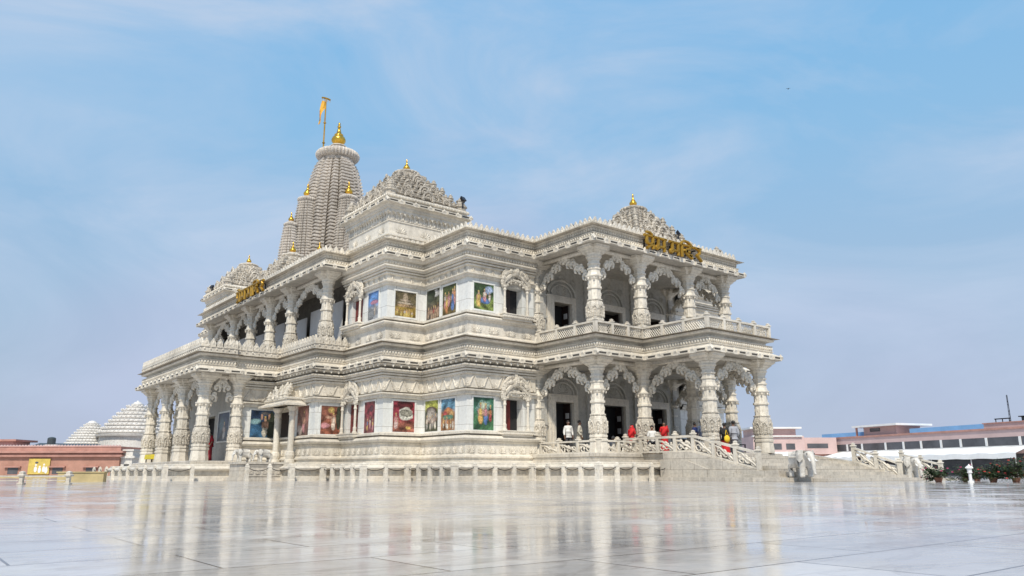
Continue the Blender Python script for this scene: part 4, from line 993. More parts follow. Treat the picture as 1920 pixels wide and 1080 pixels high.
# ------------------------------------------------------------------ skinned figures
def skin(name, nodes, links, mat, parent=None, sub=1, root=0):
    me = bpy.data.meshes.new(name); me.from_pydata([n[:3] for n in nodes], links, [])
    me.materials.append(mat)
    o = bpy.data.objects.new(name, me); C.objects.link(o)
    m = o.modifiers.new('skin', 'SKIN'); m.use_smooth_shade = True; m.branch_smoothing = .3
    for i, n in enumerate(nodes):
        r = n[3]; me.skin_vertices[0].data[i].radius = (r, r) if not isinstance(r, tuple) else r
        me.skin_vertices[0].data[i].use_root = (i == root)
    if sub: s = o.modifiers.new('sub', 'SUBSURF'); s.levels = sub; s.render_levels = sub
    if parent: o.parent = parent
    return o
def chain(nodes, links, start, pts):
    p = start
    for q in pts: nodes.append(q); links.append((p, len(nodes) - 1)); p = len(nodes) - 1
    return p
def elephant(label, loc, rz, h, group, src=None):
    k = h / 1.02
    t = thing('elephant_statue', label, 'statue', loc, rz, group)
    if src:
        for ch in src.children: c = ch.copy(); C.objects.link(c); c.parent = t
        return t
    nd = [(0, 0, .64, .30)]; ln = []
    hip = chain(nd, ln, 0, [(-.22, 0, .64, .29), (-.40, 0, .62, .24)])
    sh = chain(nd, ln, 0, [(.20, 0, .66, .28), (.36, 0, .68, .25)])
    hd = chain(nd, ln, sh, [(.50, 0, .76, .17), (.66, 0, .82, .19)])
    chain(nd, ln, hd, [(.80, 0, .72, .12), (.88, 0, .52, .085), (.90, 0, .32, .065), (.93, 0, .16, .055), (1.0, 0, .09, .045)])
    for s in (-1, 1):
        chain(nd, ln, sh, [(.36, s * .15, .46, .125), (.36, s * .16, .24, .10), (.36, s * .16, .07, .10), (.37, s * .16, .0, .115)])
        chain(nd, ln, hip, [(-.40, s * .15, .44, .14), (-.43, s * .16, .25, .10), (-.40, s * .16, .07, .10), (-.39, s * .16, .0, .115)])
    chain(nd, ln, hip, [(-.64, 0, .62, .04), (-.69, 0, .45, .025), (-.69, 0, .25, .03)])
    sc = lambda L: [(a * k, b * k, c * k, r * k) for a, b, c, r in L]
    skin('body', sc(nd), ln, M['elephant'], t, 2)
    for s in (-1, 1):
        mb = MB(); o = [(.56, .17, .98), (.44, .27, .98), (.34, .32, .86), (.36, .33, .68), (.46, .28, .54), (.56, .20, .64)]
        c0 = (.47, .30, .78)
        for off in (0, 1):
            pts = [(x, s * (y + .03 * off), z) for x, y, z in o]
            mb.add([tuple(q * k for q in p) for p in pts] + [(c0[0] * k, s * (c0[1] + .03 * off) * k, c0[2] * k)], [(i, (i + 1) % 6, 6) for i in range(6)])
        n = 6; mb.f += [(i, (i + 1) % n, 7 + (i + 1) % n, 7 + i) for i in range(n)]; mb.m += [0] * n
        local(mb.build('ear', M['elephant']), t)
        mb = MB(); mb.tube([(.76 * k, s * .10 * k, .68 * k), (.90 * k, s * .13 * k, .58 * k), (1.0 * k, s * .12 * k, .60 * k)], [.032 * k, .026 * k, .008 * k], 6)
        local(mb.build('tusk', M['whitepaint']), t)
        mb = MB(); mb.ball((.76 * k, s * .15 * k, .84 * k), .022 * k, 6, 4); local(mb.build('eye', M['iron']), t)
    mb = MB()                                                        # carved saddle cloth
    for i in range(7):
        a = -1.25 + 2.5 * i / 6
        for j, x in enumerate((-.20, -.1, 0, .1, .2)): mb.ball((x * k, .315 * math.sin(a) * k, (.64 + .315 * math.cos(a)) * k), .04 * k, 5, 3)
    local(mb.build('saddle_cloth', M['elephant']), t)
    return t
grp = 'marble elephants at the foot of the front stairs'
e1 = elephant('marble elephant at the foot of the front stairs, beside the nearer balustrade', (5.01 * S, 3.10 * S, Zh(-.032)), -PI / 2 - .5, 1.12, grp)
e2 = elephant('marble elephant at the foot of the front stairs, beside the farther balustrade', (6.60 * S, 3.12 * S, 0), -PI / 2 - .5, 1.12, grp, e1)
grp = 'small marble elephants on the carved pedestal'
e3 = elephant('small marble elephant on the carved pedestal, the one farther from the corner paintings', (2.50 * S, 7.08 * S, Zh(.102)), PI + .15, .70, grp)
e4 = elephant('small marble elephant on the carved pedestal, the one nearer the side door column', (2.68 * S, 7.06 * S, Zh(.102)), PI + .15, .70, grp, e3)
mb = MB(); mb.box(6.53 * S, 2.98 * S, -.02, 6.68 * S, 3.3 * S, .01); mb.build('statue_slab', M['step'], st)

def cloth(name, c): return plain(name, c, .85, 0, .2, 7, .2)
SKIN = [plain('brown_skin', (.26, .13, .075), .55, 0, .15, 9), plain('dark_brown_skin', (.15, .075, .045), .55, 0, .15, 9)]
HAIR = plain('black_hair', (.012, .01, .009), .5, 0, .3, 20)
GREYHAIR = plain('grey_hair', (.3, .29, .28), .6, 0, .3, 20)
EYEW = plain('eye_white', (.7, .68, .65), .3)
def person(label, loc, face, h, top, bottom, style='shirt', pose='stand', skinm=0, hair=None, veil=None):
    """A clothed figure; `face` is the heading (degrees, 0 looks along -y)."""
    t = thing('person', label, 'person', loc, R(face)); k = h / 1.72
    if pose == 'sit': t.location.z = loc[2] - .42 * k
    sc = lambda L: [(a * k, b * k, c * k, r * k) for a, b, c, r in L]
    knee_y, knee_z = (-.02, .50) if pose == 'stand' else (-.40, .50)
    hipz = .92 if pose == 'stand' else .56
    d = hipz - .92
    ank = [(-.005, .08), (-.12, .045)] if pose == 'stand' else [(-.10, .46), (-.02, .44)]
    nd = [(0, 0, .97 + d, .13)]; ln = []
    ch = chain(nd, ln, 0, [(0, .0, 1.12 + d, .118), (0, 0, 1.28 + d, .135), (0, .0, 1.41 + d, .10)])
    hd = chain(nd, ln, ch, [(0, .005, 1.49 + d, .052), (0, -.01, 1.56 + d, .075), (0, -.02, 1.635 + d, .088), (0, -.01, 1.70 + d, .05)])
    nd.append((0, -.105, 1.60 + d, .014)); ln.append((hd - 1, len(nd) - 1))           # nose
    arms = {}
    for s in (-1, 1):
        bend = {'stand': (.02, -.10), 'sit': (-.06, -.20), 'rail': (-.05, -.26), 'walk': (.06 * s, -.10 + .12 * s)}.get(pose, (.02, -.1))
        wz = .90 if pose != 'rail' else 1.02
        w = chain(nd, ln, ch, [(s * .16, 0, 1.40 + d, .062), (s * .225, .02 + bend[0], 1.13 + d, .043), (s * .225, bend[1], wz + d, .030), (s * .222, bend[1] - .03, wz - .06 + d, .034)])
        for i in range(4): chain(nd, ln, w, [(s * (.205 + .012 * i), bend[1] - .055 + .012 * i, wz - .115 - .006 * (i in (1, 2)) + d, .0095), (s * (.20 + .012 * i), bend[1] - .05 + .012 * i, wz - .15 - .008 * (i in (1, 2)) + d, .008)])
        chain(nd, ln, w, [(s * .195, bend[1] - .065, wz - .07 + d, .0105), (s * .185, bend[1] - .085, wz - .10 + d, .009)])
        arms[s] = bend
        spread = 1.0 if pose == 'stand' else 2.0
        chain(nd, ln, 0, [(s * .095, 0, .88 + d, .095), (s * .10 * spread, knee_y, knee_z, .062), (s * (.10 if pose == 'stand' else .02), ank[0][0], ank[0][1], .043), (s * .105, ank[1][0], ank[1][1], .038)])
    skin('body', sc(nd), ln, SKIN[skinm], t, 1)
    # clothes follow the same joints, a little thicker
    nd = [(0, 0, 1.0 + d, .155)]; ln = []
    c2 = chain(nd, ln, 0, [(0, 0, 1.14 + d, .145), (0, 0, 1.29 + d, .160), (0, 0, 1.41 + d, .125)])
    chain(nd, ln, c2, [(0, .004, 1.475 + d, .075)])
    long = style in ('kurta', 'saree')
    lowz = {'shirt': .88, 'kurta': .72, 'saree': .92}[style] if pose == 'stand' else .88
    chain(nd, ln, 0, [(0, 0, .5 * (lowz + 1.0) + d, .168), (0, 0, lowz + d, .165 if not long else .19)])
    for s in (-1, 1):
        b = arms[s]; e_ = [(s * .165, 0, 1.405 + d, .088), (s * .228, .02 + b[0], 1.14 + d, .064)]
        if style != 'saree' and (hash(label) % 2 == 0 or style == 'kurta'): e_.append((s * .226, b[1] + .02, .95 + d, .045))
        chain(nd, ln, c2, e_)
    skin('shirt' if style != 'saree' else 'blouse', sc(nd), ln, top, t, 1)
    if style == 'saree':
        mb = MB(); e = [(z, r) for z, r in ((.05, .24), (.3, .22), (.6, .195), (.85, .175), (1.0, .16))]
        mb.loft([(x * 1.05, y * .85) for x, y in circ(16)], [((z + d * (z > .5)) * k, r * k) for z, r in e])
        local(mb.build('skirt', bottom, smooth=True), t)
        mb = MB(); mb.tube([(-.18 * k, -.10 * k, .95 * k), (-.05 * k, -.17 * k, 1.15 * k), (.12 * k, -.15 * k, 1.36 * k), (.17 * k, .02 * k, 1.45 * k), (.12 * k, .15 * k, 1.25 * k), (.08 * k, .17 * k, .85 * k)], .055 * k, 6, flat=2.0)
        local(mb.build('shawl', top, smooth=True), t)
    else:
        nd = [(0, 0, .98 + d, .14)]; ln = []
        for s in (-1, 1):
            sp_ = 1.0 if pose == 'stand' else 2.0
            chain(nd, ln, 0, [(s * .098, 0, .88 + d, .112), (s * .10 * sp_, knee_y, knee_z, .082), (s * (.10 if pose == 'stand' else .02), ank[0][0], ank[0][1] + .02, .066)])
        skin('trousers', sc(nd), ln, bottom, t, 1)
    mb = MB()
    mb.ball((0, .018 * k, (1.665 + d) * k), .103 * k, 12, 8, (.92, 1.0, .92))
    v2 = [p for p in mb.v]; mb.v = [(x, max(y, -.055 * k) if z < (1.69 + d) * k else y, max(z, (1.60 + d) * k)) for x, y, z in v2]
    local(mb.build('hair', hair or HAIR, smooth=True), t)
    if veil:
        mb = MB(); mb.loft([(x, y * 1.0) for x, y in circ(14)], [((1.28 + d) * k, .20 * k), ((1.42 + d) * k, .17 * k), ((1.52 + d) * k, .125 * k), ((1.62 + d) * k, .122 * k), ((1.70 + d) * k, .10 * k), ((1.755 + d) * k, .03 * k)], 0, .035 * k)
        local(mb.build('veil', veil, smooth=True), t)
    for s in (-1, 1):
        mb = MB(); mb.ball((s * .032 * k, -.094 * k, (1.63 + d) * k), .013 * k, 6, 4); local(mb.build('eye', EYEW), t)
        mb = MB(); mb.ball((s * .088 * k, .0, (1.615 + d) * k), .026 * k, 6, 4, (.4, .8, 1.2)); local(mb.build('ear', SKIN[skinm]), t)
    mb = MB(); mb.ball((0, -.093 * k, (1.565 + d) * k), .022 * k, 6, 4, (1.1, .4, .35)); local(mb.build('mouth', plain('lips', (.25, .08, .07), .5)), t)
    return t
white, cream, redc = cloth('white_cotton', (.72, .71, .68)), cloth('cream_cotton', (.56, .53, .45)), cloth('red_cloth', (.62, .02, .025))
grey, navy, lblue, black = cloth('grey_cotton', (.38, .39, .43)), cloth('navy_cloth', (.03, .05, .18)), cloth('pale_blue_cotton', (.42, .47, .60)), cloth('black_cloth', (.018, .016, .016))
denim = cloth('dark_trousers', (.05, .05, .06))
zf = Zh(FL)
def P3(u, v, z=zf): return (u * S, v * S, z)
person('man in a white shirt beside the left end of the porch railing, arms low', P3(4.60, 5.05), -30, 1.62, white, denim, 'shirt', 'stand', 1)
person('man in a beige long shirt standing before the nearest dark doorway', P3(4.745, 5.06), 40, 1.66, cream, cream, 'kurta', 'stand', 1)
person('seated figure in grey and white on the porch floor before the central doorway', P3(5.10, 5.0), -60, 1.66, grey, white, 'kurta', 'sit', 1, GREYHAIR)
person('woman with a red veil over her head behind the porch railing', P3(5.06, 4.735), -70, 1.42, redc, redc, 'saree', 'stand', 0, None, redc)
person('elderly man in a white shirt and dark trousers leaning at the porch railing', P3(5.06, 4.50), -52, 1.66, white, denim, 'shirt', 'rail', 0)
person('woman in a bright red dress with dark hair behind the porch railing', P3(5.28, 4.555), -45, 1.56, redc, redc, 'saree', 'stand', 0)
person('person in dark blue half hidden behind the stair column', P3(5.33, 4.26), 70, 1.45, navy, denim, 'shirt', 'stand', 1)
person('man in a pale blue shirt walking past the stair column, back turned', P3(5.42, 4.26), 140, 1.55, lblue, denim, 'shirt', 'stand', 1)
pb = person('person in a black top and red skirt carrying a yellow bag down the stairs', P3(5.075, 3.77, Zh(.1187)), 120, 1.50, black, redc, 'saree', 'stand', 1)
person('man in a grey long-sleeved shirt seen from behind on the stairs', P3(5.185, 3.765, Zh(.1187)), 150, 1.62, grey, denim, 'kurta', 'stand', 1)
mb = MB(); mb.ball((5.055 * S, 3.735 * S, Zh(.1187) + .80), .15, 10, 7, (1, .8, 1.15)); mb.tube([(5.055 * S - .1, 3.735 * S, Zh(.1187) + .97), (5.055 * S, 3.74 * S, Zh(.1187) + 1.19), (5.055 * S + .1, 3.735 * S, Zh(.1187) + .97)], .014, 5)
tag(mb.build('shoulder_bag', cloth('yellow_nylon', (.85, .56, .03)), None, None, True), 'round yellow bag hanging on the person in black on the stairs', 'bag')
person('person in dark red standing deep in the side porch between two columns', P3(2.52, 8.16, Zh(FLS)), -80, 1.66, cloth('dark_red_cloth', (.38, .02, .03)), cloth('maroon_cloth', (.30, .02, .03)), 'saree', 'stand', 0)
# yellow draped table in the side porch
tb = thing('draped_table', 'low table under a yellow cloth between two side porch columns', 'table', (2.30 * S, 9.32 * S, Zh(FLS)))
mb = MB(); mb.box(-.4, -.75, .42, .4, .75, .47); local(mb.build('table_top', M['darkwood']), tb)
for sx in (-1, 1):
    for sy in (-1, 1): mb = MB(); mb.box(sx * .34 - .03, sy * .68 - .03, 0, sx * .34 + .03, sy * .68 + .03, .42); local(mb.build('leg', M['darkwood']), tb)
mb = MB(); q = [(x * .42, y * .78) for x, y in SQ]; mb.loft([(-1, -1), (-.3, -1.04), (.3, -.97), (1, -1), (1.03, -.2), (.97, .4), (1, 1), (.2, 1.04), (-.4, .97), (-1, 1), (-1.04, .3), (-.97, -.4)], [(.20, 1.0), (.40, .98), (.485, .95), (.49, .9)])
o = mb.build('yellow_cloth', plain('yellow_cloth', (.62, .50, .04), .85, 0, .2, 4, .2), None, (2.30 * S, 9.32 * S, Zh(FLS))); o.scale = (.44, .80, 1)
tag(o, 'yellow cloth draped over the low table in the side porch', 'cloth')
# small iron barrier beside the stairs
br = thing('iron_barrier', 'black iron barrier behind the stairs by the outer porch column', 'barrier', (5.92 * S, 4.28 * S, Zh(FL - .05)))
for x in (-.75, 0, .75): mb = MB(); mb.box(x - .025, -.025, 0, x + .025, .025, .78); local(mb.build('post', M['iron']), br)
for z in (.36, .75): mb = MB(); mb.box(-.8, -.02, z, .8, .02, z + .045); local(mb.build('rail', M['iron']), br)

# floodlights on the roofs, flag
def floodlight(label, loc, rz, src=None):
    t = thing('floodlight', label, 'floodlight', loc, rz, 'floodlights on the temple roofs'); t.scale = (.62, .62, .62)
    if src:
        for c in src.children: d = c.copy(); C.objects.link(d); d.parent = t
        return t
    mb = MB(); mb.box(-.05, -.05, 0, .05, .05, .55); mb.tube([(-.28, 0, .85), (-.28, 0, .58), (.28, 0, .58), (.28, 0, .85)], .025, 5); local(mb.build('bracket', M['lamp']), t)
    mb = MB(); mb.loft([(x, y * .8) for x, y in SQ], [(-.14, .2), (.02, .26), (.1, .28), (.14, .28)]); q = mb.build('lamp_head', M['lamp']); local(q, t); q.location = (0, 0, .86); q.rotation_euler = (1.0, 0, 0)
    return t
f1 = floodlight('black floodlight beside the front balcony roof pyramid, over the golden letters', (5.745 * S, 4.66 * S, Zh(2.19)), .6)
floodlight('dark floodlight at the foot of the big corner pavilion roof', (4.06 * S, 5.93 * S, Zh(2.53)), .3, f1)
floodlight('small floodlight peeping over the merlons before the front roof pyramid', (4.62 * S, 4.95 * S, Zh(2.1)), .5, f1)
floodlight('dark floodlight on the far corner pavilion eave', (3.3 * S, 11.2 * S, Zh(2.54)), -1.2, f1)
floodlight('dark floodlight behind the golden letters of the side porch', (3.25 * S, 8.9 * S, Zh(2.12)), -1.2, f1)
fp = thing('flagpole', 'thin pole with a saffron pennant and gilded crosspiece beside the spire top', 'flagpole', (UC * S, 12.72 * S, Zh(4.9)))
H = (6.93 - 4.9) * S
mb = MB(); mb.tube([(0, 0, 0), (0, 0, H)], [.10, .075], 8)
for q in (.35, .55, .75): mb.loft(circ(8), [(H * q, .08), (H * q + .05, .17), (H * q + .12, .17), (H * q + .17, .08)])
local(mb.build('pole', M['goldsign']), fp)
mb = MB(); mb.tube([(-.5, 0, H + .02), (-.2, 0, H + .08), (.2, 0, H + .08), (.5, 0, H + .02)], .10, 8)
for x in (-.45, -.2, .2, .45): mb.tube([(x, 0, H), (x, 0, H - .3)], .03, 5)
local(mb.build('crosspiece', M['goldsign']), fp); bpy.context.view_layer.update()
mb = MB(); rows = 14; v = []
for i in range(rows + 1):
    t = i / rows; w = .30 * (1 - t) ** .7 * (1 + .4 * math.sin(t * 8)) + .07; z = H - .35 - t * 2.9; x = -.10 - .60 * t + .1 * math.sin(t * 9)
    v += [(x - w, .12 * math.sin(t * 7), z), (x - w * .4, -.15 * math.sin(t * 6 + 1), z), (x + w * .35, .1 * math.cos(t * 8), z)]
mb.add(v, [(3 * i + j, 3 * i + j + 1, 3 * i + j + 4, 3 * i + j + 3) for i in range(rows) for j in range(2)])
local(mb.build('pennant', M['flag']), fp)

# ------------------------------------------------------------------ plaza and the buildings around it
mb = MB(); mb.add([(-1500, -1500, 0), (1500, -1500, 0), (1500, 1500, 0), (-1500, 1500, 0)], [(0, 1, 2, 3)])
tag(mb.build('plaza_floor', M['floor']), None, None, None, 'structure')
A = R(51.762)
fw = Vector((math.cos(A), math.sin(A), 0)); rt = Vector((math.sin(A), -math.cos(A), 0))
def frame(d, w, turn=0): p = fw * d + rt * w; return (p.x, p.y, 0), A - PI / 2 + turn
def part(t, name, mat, boxes):
    mb = MB()
    for b in boxes: mb.box(*b)
    return local(mb.build(name, mat), t)

loc, rz = frame(78, -45)
pb = thing('sandstone_building', 'long low pink sandstone building behind the side porch', 'building', loc, rz)
part(pb, 'wall', M['pink'], [(-22, 0, 0, 6.2, 8, 2.05)])
part(pb, 'plinth', M['ochre'], [(-22, -.25, 0, 6.2, 0, .16)])
mb = MB(); mb.sweep([(-22, 0), (6.2, 0), (6.2, 8), (-22, 8)], [(0, 2.0), (.3, 2.02), (.34, 2.2), (.1, 2.25), (.1, 2.36), (.42, 2.4), (.42, 2.56), (.05, 2.6), (.05, 2.95), (.1, 2.97), (.1, 3.02), (-.3, 3.02)]); mb.add([(-22, 0, 2.98), (6.2, 0, 2.98), (6.2, 8, 2.98), (-22, 8, 2.98)], [(0, 1, 2, 3)])
local(mb.build('cornice', M['redtrim']), pb)
mb = MB(); row(mb, [(-22, 0), (6.2, 0)], merlon_t(.3, .2, .1), .3, .0, 3.0, False); local(mb.build('parapet', M['pinkpale']), pb)
for x in (-4.2, .2, 3.5):
    f = part(pb, 'window', M['glass'], [(x - .5, -.03, .35, x + .5, .02, 1.0)])
    q = part(f, 'sill', M['redtrim'], [(x - .8, -.25, 1.0, x + .8, .0, 1.12), (x - .6, -.1, .28, x + .6, 0, .35)])
mb = MB(); mb.box(6.2, .3, 0, 7.3, 7, 2.6); mb.box(6.1, .1, 1.9, 7.6, 7, 2.1); mb.box(6.1, .2, 2.6, 7.4, 7, 2.75); local(mb.build('white_corner', M['domew']), pb)
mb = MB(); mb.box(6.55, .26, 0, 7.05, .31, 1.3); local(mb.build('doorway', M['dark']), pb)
bd = thing('picture_board', 'yellow picture board with painted figures on the pink building', 'board', frame(77.9, -46.6)[0], rz)
bd.location.z = .35; mb = MB(); mb.box(-1.05, -.04, 0, 1.05, .0, 1.5); local(mb.build('panel', M['yellow']), bd)
mb = MB()
for x, h in ((-.3, .9), (.1, .7), (.5, .95), (.75, .6)):
    mb.ball((x, -.05, .15 + h * .35), .16, 8, 5, (1, .12, 1.8)); mb.ball((x, -.05, .15 + h * .8), .1, 8, 5, (1, .2, 1.1))
local(mb.build('painted_figures', M['whitepaint']), bd)
mb = MB(); mb.ball((-.25, -.05, 1.12), .13, 8, 5, (1.3, .2, .8)); local(mb.build('painted_figures', M['glass']), bd)
loc, rz = frame(84, -56)
t = thing('rooftop_hut', 'small pale pink flat hut on the sandstone building roof', 'hut', (loc[0], loc[1], 2.98), rz)
part(t, 'wall', M['pinkpale'], [(-6, 0, 0, 2.6, 3, .8)]); part(t, 'roof', M['redtrim'], [(-6.3, -.5, .8, 3.2, 3.4, 1.0)])
t = thing('sheet_roof_shed', 'dark sheet roofed shed behind the pink parapet', 'shed', frame(86, -51.5)[0], rz)
t.location.z = 2.9
mb = MB(); mb.add([(-2, 0, .2), (5, 0, .25), (5, 3, .75), (-2, 3, .9), (-2, 0, .14), (5, 0, .19)], [(0, 1, 2, 3), (0, 4, 5, 1)]); local(mb.build('roof', M['tank']), t); part(t, 'wall', M['ochre'], [(-1.9, .2, -2.9, 4.9, 2.8, .2)])
t = thing('water_tank', 'small dark water tank on a white stand above the pink parapet', 'tank', frame(83, -48.7)[0], rz); t.location.z = 2.98
mb = MB(); mb.loft(circ(14), [(.4, .36), (.45, .4), (1.05, .4), (1.15, .3), (1.2, .12)]); local(mb.build('drum', M['tank']), t); part(t, 'stand', M['whitepaint'], [(-.4, -.4, 0, .9, .4, .4)])

def stepped_dome(label, d, w, r, zs, zt, drum):
    loc, rz = frame(d, w); t = thing('white_dome', label, 'dome', loc, rz, None)
    mb = MB(); mb.loft(circ(24), [(0, r * .96), (drum - .3, r * .96), (drum - .25, r * 1.06), (drum - .05, r * 1.08), (drum, r)]); local(mb.build('drum', M['domew']), t)
    mb = MB(); n = 8; bm = MB(); bm.ball((0, 0, 0), 1, 6, 4, (1, .7, .8))
    for k in range(n):
        a = k / n; q = r * (1 - a) ** .72 + .35 * a; q2 = r * (1 - (k + 1) / n) ** .72 + .35; z0 = zs + (zt - zs) * .86 * a; th = (zt - zs) * .86 / n
        mb.loft(circ(24), [(z0, q * .97), (z0 + th * .3, q * .97), (z0 + th * .35, q * 1.02), (z0 + th * .6, q * 1.02), (z0 + th, q2 * .93)])
        m = max(8, int(2 * PI * q / (th * 1.15)))
        for i in range(m): mb.inst(bm, RZ(2 * PI * i / m) @ T(0, -q * 1.0, z0 + th * .72) @ Matrix.Scale(th * .34, 4))
    z0 = zs + (zt - zs) * .86
    mb.loft(circ(16), [(z0 - .05, .7), (z0 + .12, .75), (z0 + .2, .5), (z0 + .35, .4), (z0 + .45, .14), (zt, .03)])
    local(mb.build('stepped_roof', M['domew']), t); return t
stepped_dome('smaller white stepped dome behind the pink sandstone building', 96, -51.6, 2.75, 3.8, 6.7, 3.8)
stepped_dome('larger white stepped dome half hidden by the side porch columns', 96, -46.3, 4.0, 5.0, 9.2, 5.0)

# low things at the left edge of the plaza
lf_ = thing('low_railing', 'low white railing with lantern posts in front of the pink building', 'railing', frame(28, -16.4)[0], A - PI / 2)
for x in (-2.6, -.9, .75): mb = MB(); mb.loft(SQ, [(0, .1), (.05, .1), (.06, .06), (.26, .06), (.28, .11), (.33, .12), (.36, .07), (.42, .08), (.46, .02)], x, 0); local(mb.build('post', M['step']), lf_)
for x0, x1 in ((-2.5, -1.0), (-.8, .65)):
    mb = MB(); mb.box(x0, -.03, .26, x1, .03, .31); mb.box(x0, -.02, .12, x1, .02, .15); local(mb.build('rail', M['step']), lf_)
mb = MB(); mb.box(-1.1, -.15, 0, 1.1, .15, .42); mb.box(-1.15, -.2, .42, 1.15, .2, .47)
lw = mb.build('garden_wall', M['ochre'], None, frame(38, -20.6)[0]); lw.rotation_euler = (0, 0, A - PI / 2)
tag(lw, 'short ochre plastered garden wall by the end of the post fence', 'wall')

# right: long pink building seen at an angle
pa_, pb_ = fw * 112 + rt * 42.6, fw * 80 + rt * 54.2
dv = (pb_ - pa_); L_ = dv.length; ang = math.atan2(dv.y, dv.x)
bl = thing('pink_gallery', 'long pink plastered building with a band of dark windows and white awnings', 'building', (pa_.x, pa_.y, 0), ang)
part(bl, 'wall', M['pinkpale'], [(-2, 0, 2.3, L_ + 8, 10, 5.0)])
part(bl, 'ground_floor', M['glass'], [(-2, .4, 0, L_ + 8, 10, 2.3)])  # dark colour stands in for the shaded interior below the awnings
part(bl, 'parapet', M['redtrim'], [(-2, -.12, 4.85, L_ + 8, .5, 5.05)])
x = .6; rng = random.Random(5)
while x < L_ + 5:
    w = rng.choice((2.3, 2.5, 2.9, 3.6)); f = part(bl, 'window', M['glass'], [(x, -.02, 3.15, x + w, .03, 4.05)]); part(f, 'frame', M['whitepaint'], [(x + w + .02, -.06, 3.15, x + w + .3, .03, 4.05), (x - .02, -.05, 3.06, x + w + .3, .03, 3.14)]); x += w + .32
part(bl, 'roof_sheet', M['blue'], [(0, 2.0, 5.0, 11, 6, 5.7), (15.5, 2.0, 5.0, 27, 6, 5.7)])
def awning(x0, x1):
    mb = MB(); n = 24; v = []
    for i in range(n + 1):
        xx = x0 + (x1 - x0) * i / n; sag = .06 * math.sin(i * 1.7)
        v += [(xx, -.1, 3.05 + sag * .3), (xx, -1.6, 2.75 + sag), (xx, -3.0, 2.3 + sag), (xx, -3.05, 1.75 + sag * .6)]
    mb.add(v, [(4 * i + j, 4 * i + j + 1, 4 * i + 5 + j, 4 * i + 4 + j) for i in range(n) for j in range(3)])
    a = local(mb.build('awning', M['canvas']), bl)
    for i in range(5): xx = x0 + .2 + (x1 - x0 - .4) * i / 4; mb = MB(); mb.tube([(xx, -2.9, 0), (xx, -2.9, 2.3)], .05, 6); local(mb.build('awning_post', M['whitepaint']), a)
awning(.5, 11.5); awning(12.2, L_ - 1)
t = thing('rooftop_hut', 'pink hut with a white overhanging slab roof on the long gallery roof', 'hut', (0, 0, 0), ang)
p = pa_ + dv.normalized() * 11.0; t.location = (p.x, p.y, 5.0)
part(t, 'wall', M['pinkpale'], [(-2, 1, 0, 3.4, 5, 1.15)]); part(t, 'roof', M['whitepaint'], [(-3, .0, 1.15, 4.4, 6, 1.4)]); part(t, 'window', M['glass'], [(-.9, .96, .55, .8, 1.02, 1.0)])
part(t, 'post', M['redtrim'], [(-2.7, .3, 0, -2.5, .5, 1.15)])
t = thing('upper_storey', 'pink upper storey block at the near end of the long gallery', 'building', (0, 0, 0), ang)
p = pa_ + dv.normalized() * 27.2; t.location = (p.x, p.y, 5.06)
part(t, 'wall', M['pinkpale'], [(0, .3, 0, 14, 8, .5)]); part(t, 'coping', M['redtrim'], [(-.1, .2, .5, 14, 8, .6)])
t = thing('roof_plant', 'dark grey plant housing on the pink upper storey', 'housing', (0, 0, 0), ang)
p = pa_ + dv.normalized() * 31.2; t.location = (p.x, p.y, 5.66); part(t, 'casing', M['tank'], [(0, 1, 0, 9, 5, .45)]); part(t, 'cap', M['iron'], [(-.2, .8, .45, 9.2, 5.2, .55)])
t = thing('roof_bench', 'low dark pipe frame on the pink upper storey', 'frame', (0, 0, 0), ang)
p = pa_ + dv.normalized() * 29.0; t.location = (p.x, p.y, 5.66)
for x in (-.8, 0, .8): mb = MB(); mb.tube([(x, 1, 0), (x, 1, .38)], .05, 6); local(mb.build('leg', M['iron']), t)
part(t, 'rail', M['iron'], [(-.9, .92, .34, .9, 1.08, .45)])
t = thing('antenna_mast', 'thin lattice antenna mast standing behind the pink gallery', 'mast', (0, 0, 0))
p = fw * 92 + rt * 58.7; t.location = (p.x, p.y, 0); mb = MB()
for k in range(3): a = 2 * PI * k / 3; mb.tube([(.16 * math.cos(a), .16 * math.sin(a), 0), (.05 * math.cos(a), .05 * math.sin(a), 9.3)], .028, 5)
for i in range(24): z = i * .38; a = 2 * PI * (i % 3) / 3; b = a + 2 * PI / 3; q = .16 - .11 * z / 9.3; mb.tube([(q * math.cos(a), q * math.sin(a), z), (q * math.cos(b), q * math.sin(b), z + .38)], .018, 4)
local(mb.build('lattice', M['iron']), t)
loc, rz = frame(106, 38.5)
t = thing('pink_house', 'pale pink two storey house with white slab roof beside the outer porch column', 'house', loc, rz)
part(t, 'wall', M['pinkpale'], [(-6, 0, 0, .9, 7, 5.2), (.9, .4, 2.8, 5.4, 7, 5.0)])
part(t, 'lower_wall', M['redtrim'], [(.9, .8, 0, 5.4, 7, 2.8)])
part(t, 'roof_room', M['pinkpale'], [(-5.5, 1, 5.2, .2, 6, 6.2)]); part(t, 'roof', M['whitepaint'], [(-6.2, .3, 6.2, .8, 6.6, 6.42), (-6.1, -.3, 5.1, .6, .3, 5.25)])
for x in (-5.0, -3.4, -1.6): f = part(t, 'window', M['glass'], [(x, -.03, 3.4, x + 1.2, .02, 4.2)])
part(t, 'window', M['glass'], [(1.4, .36, 3.6, 4.2, .42, 4.2)]); part(t, 'window', M['glass'], [(-4.2, .96, 5.5, -3.0, 1.02, 5.95)])
mb = MB(); mb.add([(-6, 0, 3.1), (.9, 0, 3.1), (.9, -2.4, 2.3), (-6, -2.4, 2.3), (.9, -2.45, 1.8), (-6, -2.45, 1.8)], [(0, 3, 2, 1), (3, 5, 4, 2)]); local(mb.build('awning', M['canvas']), t)

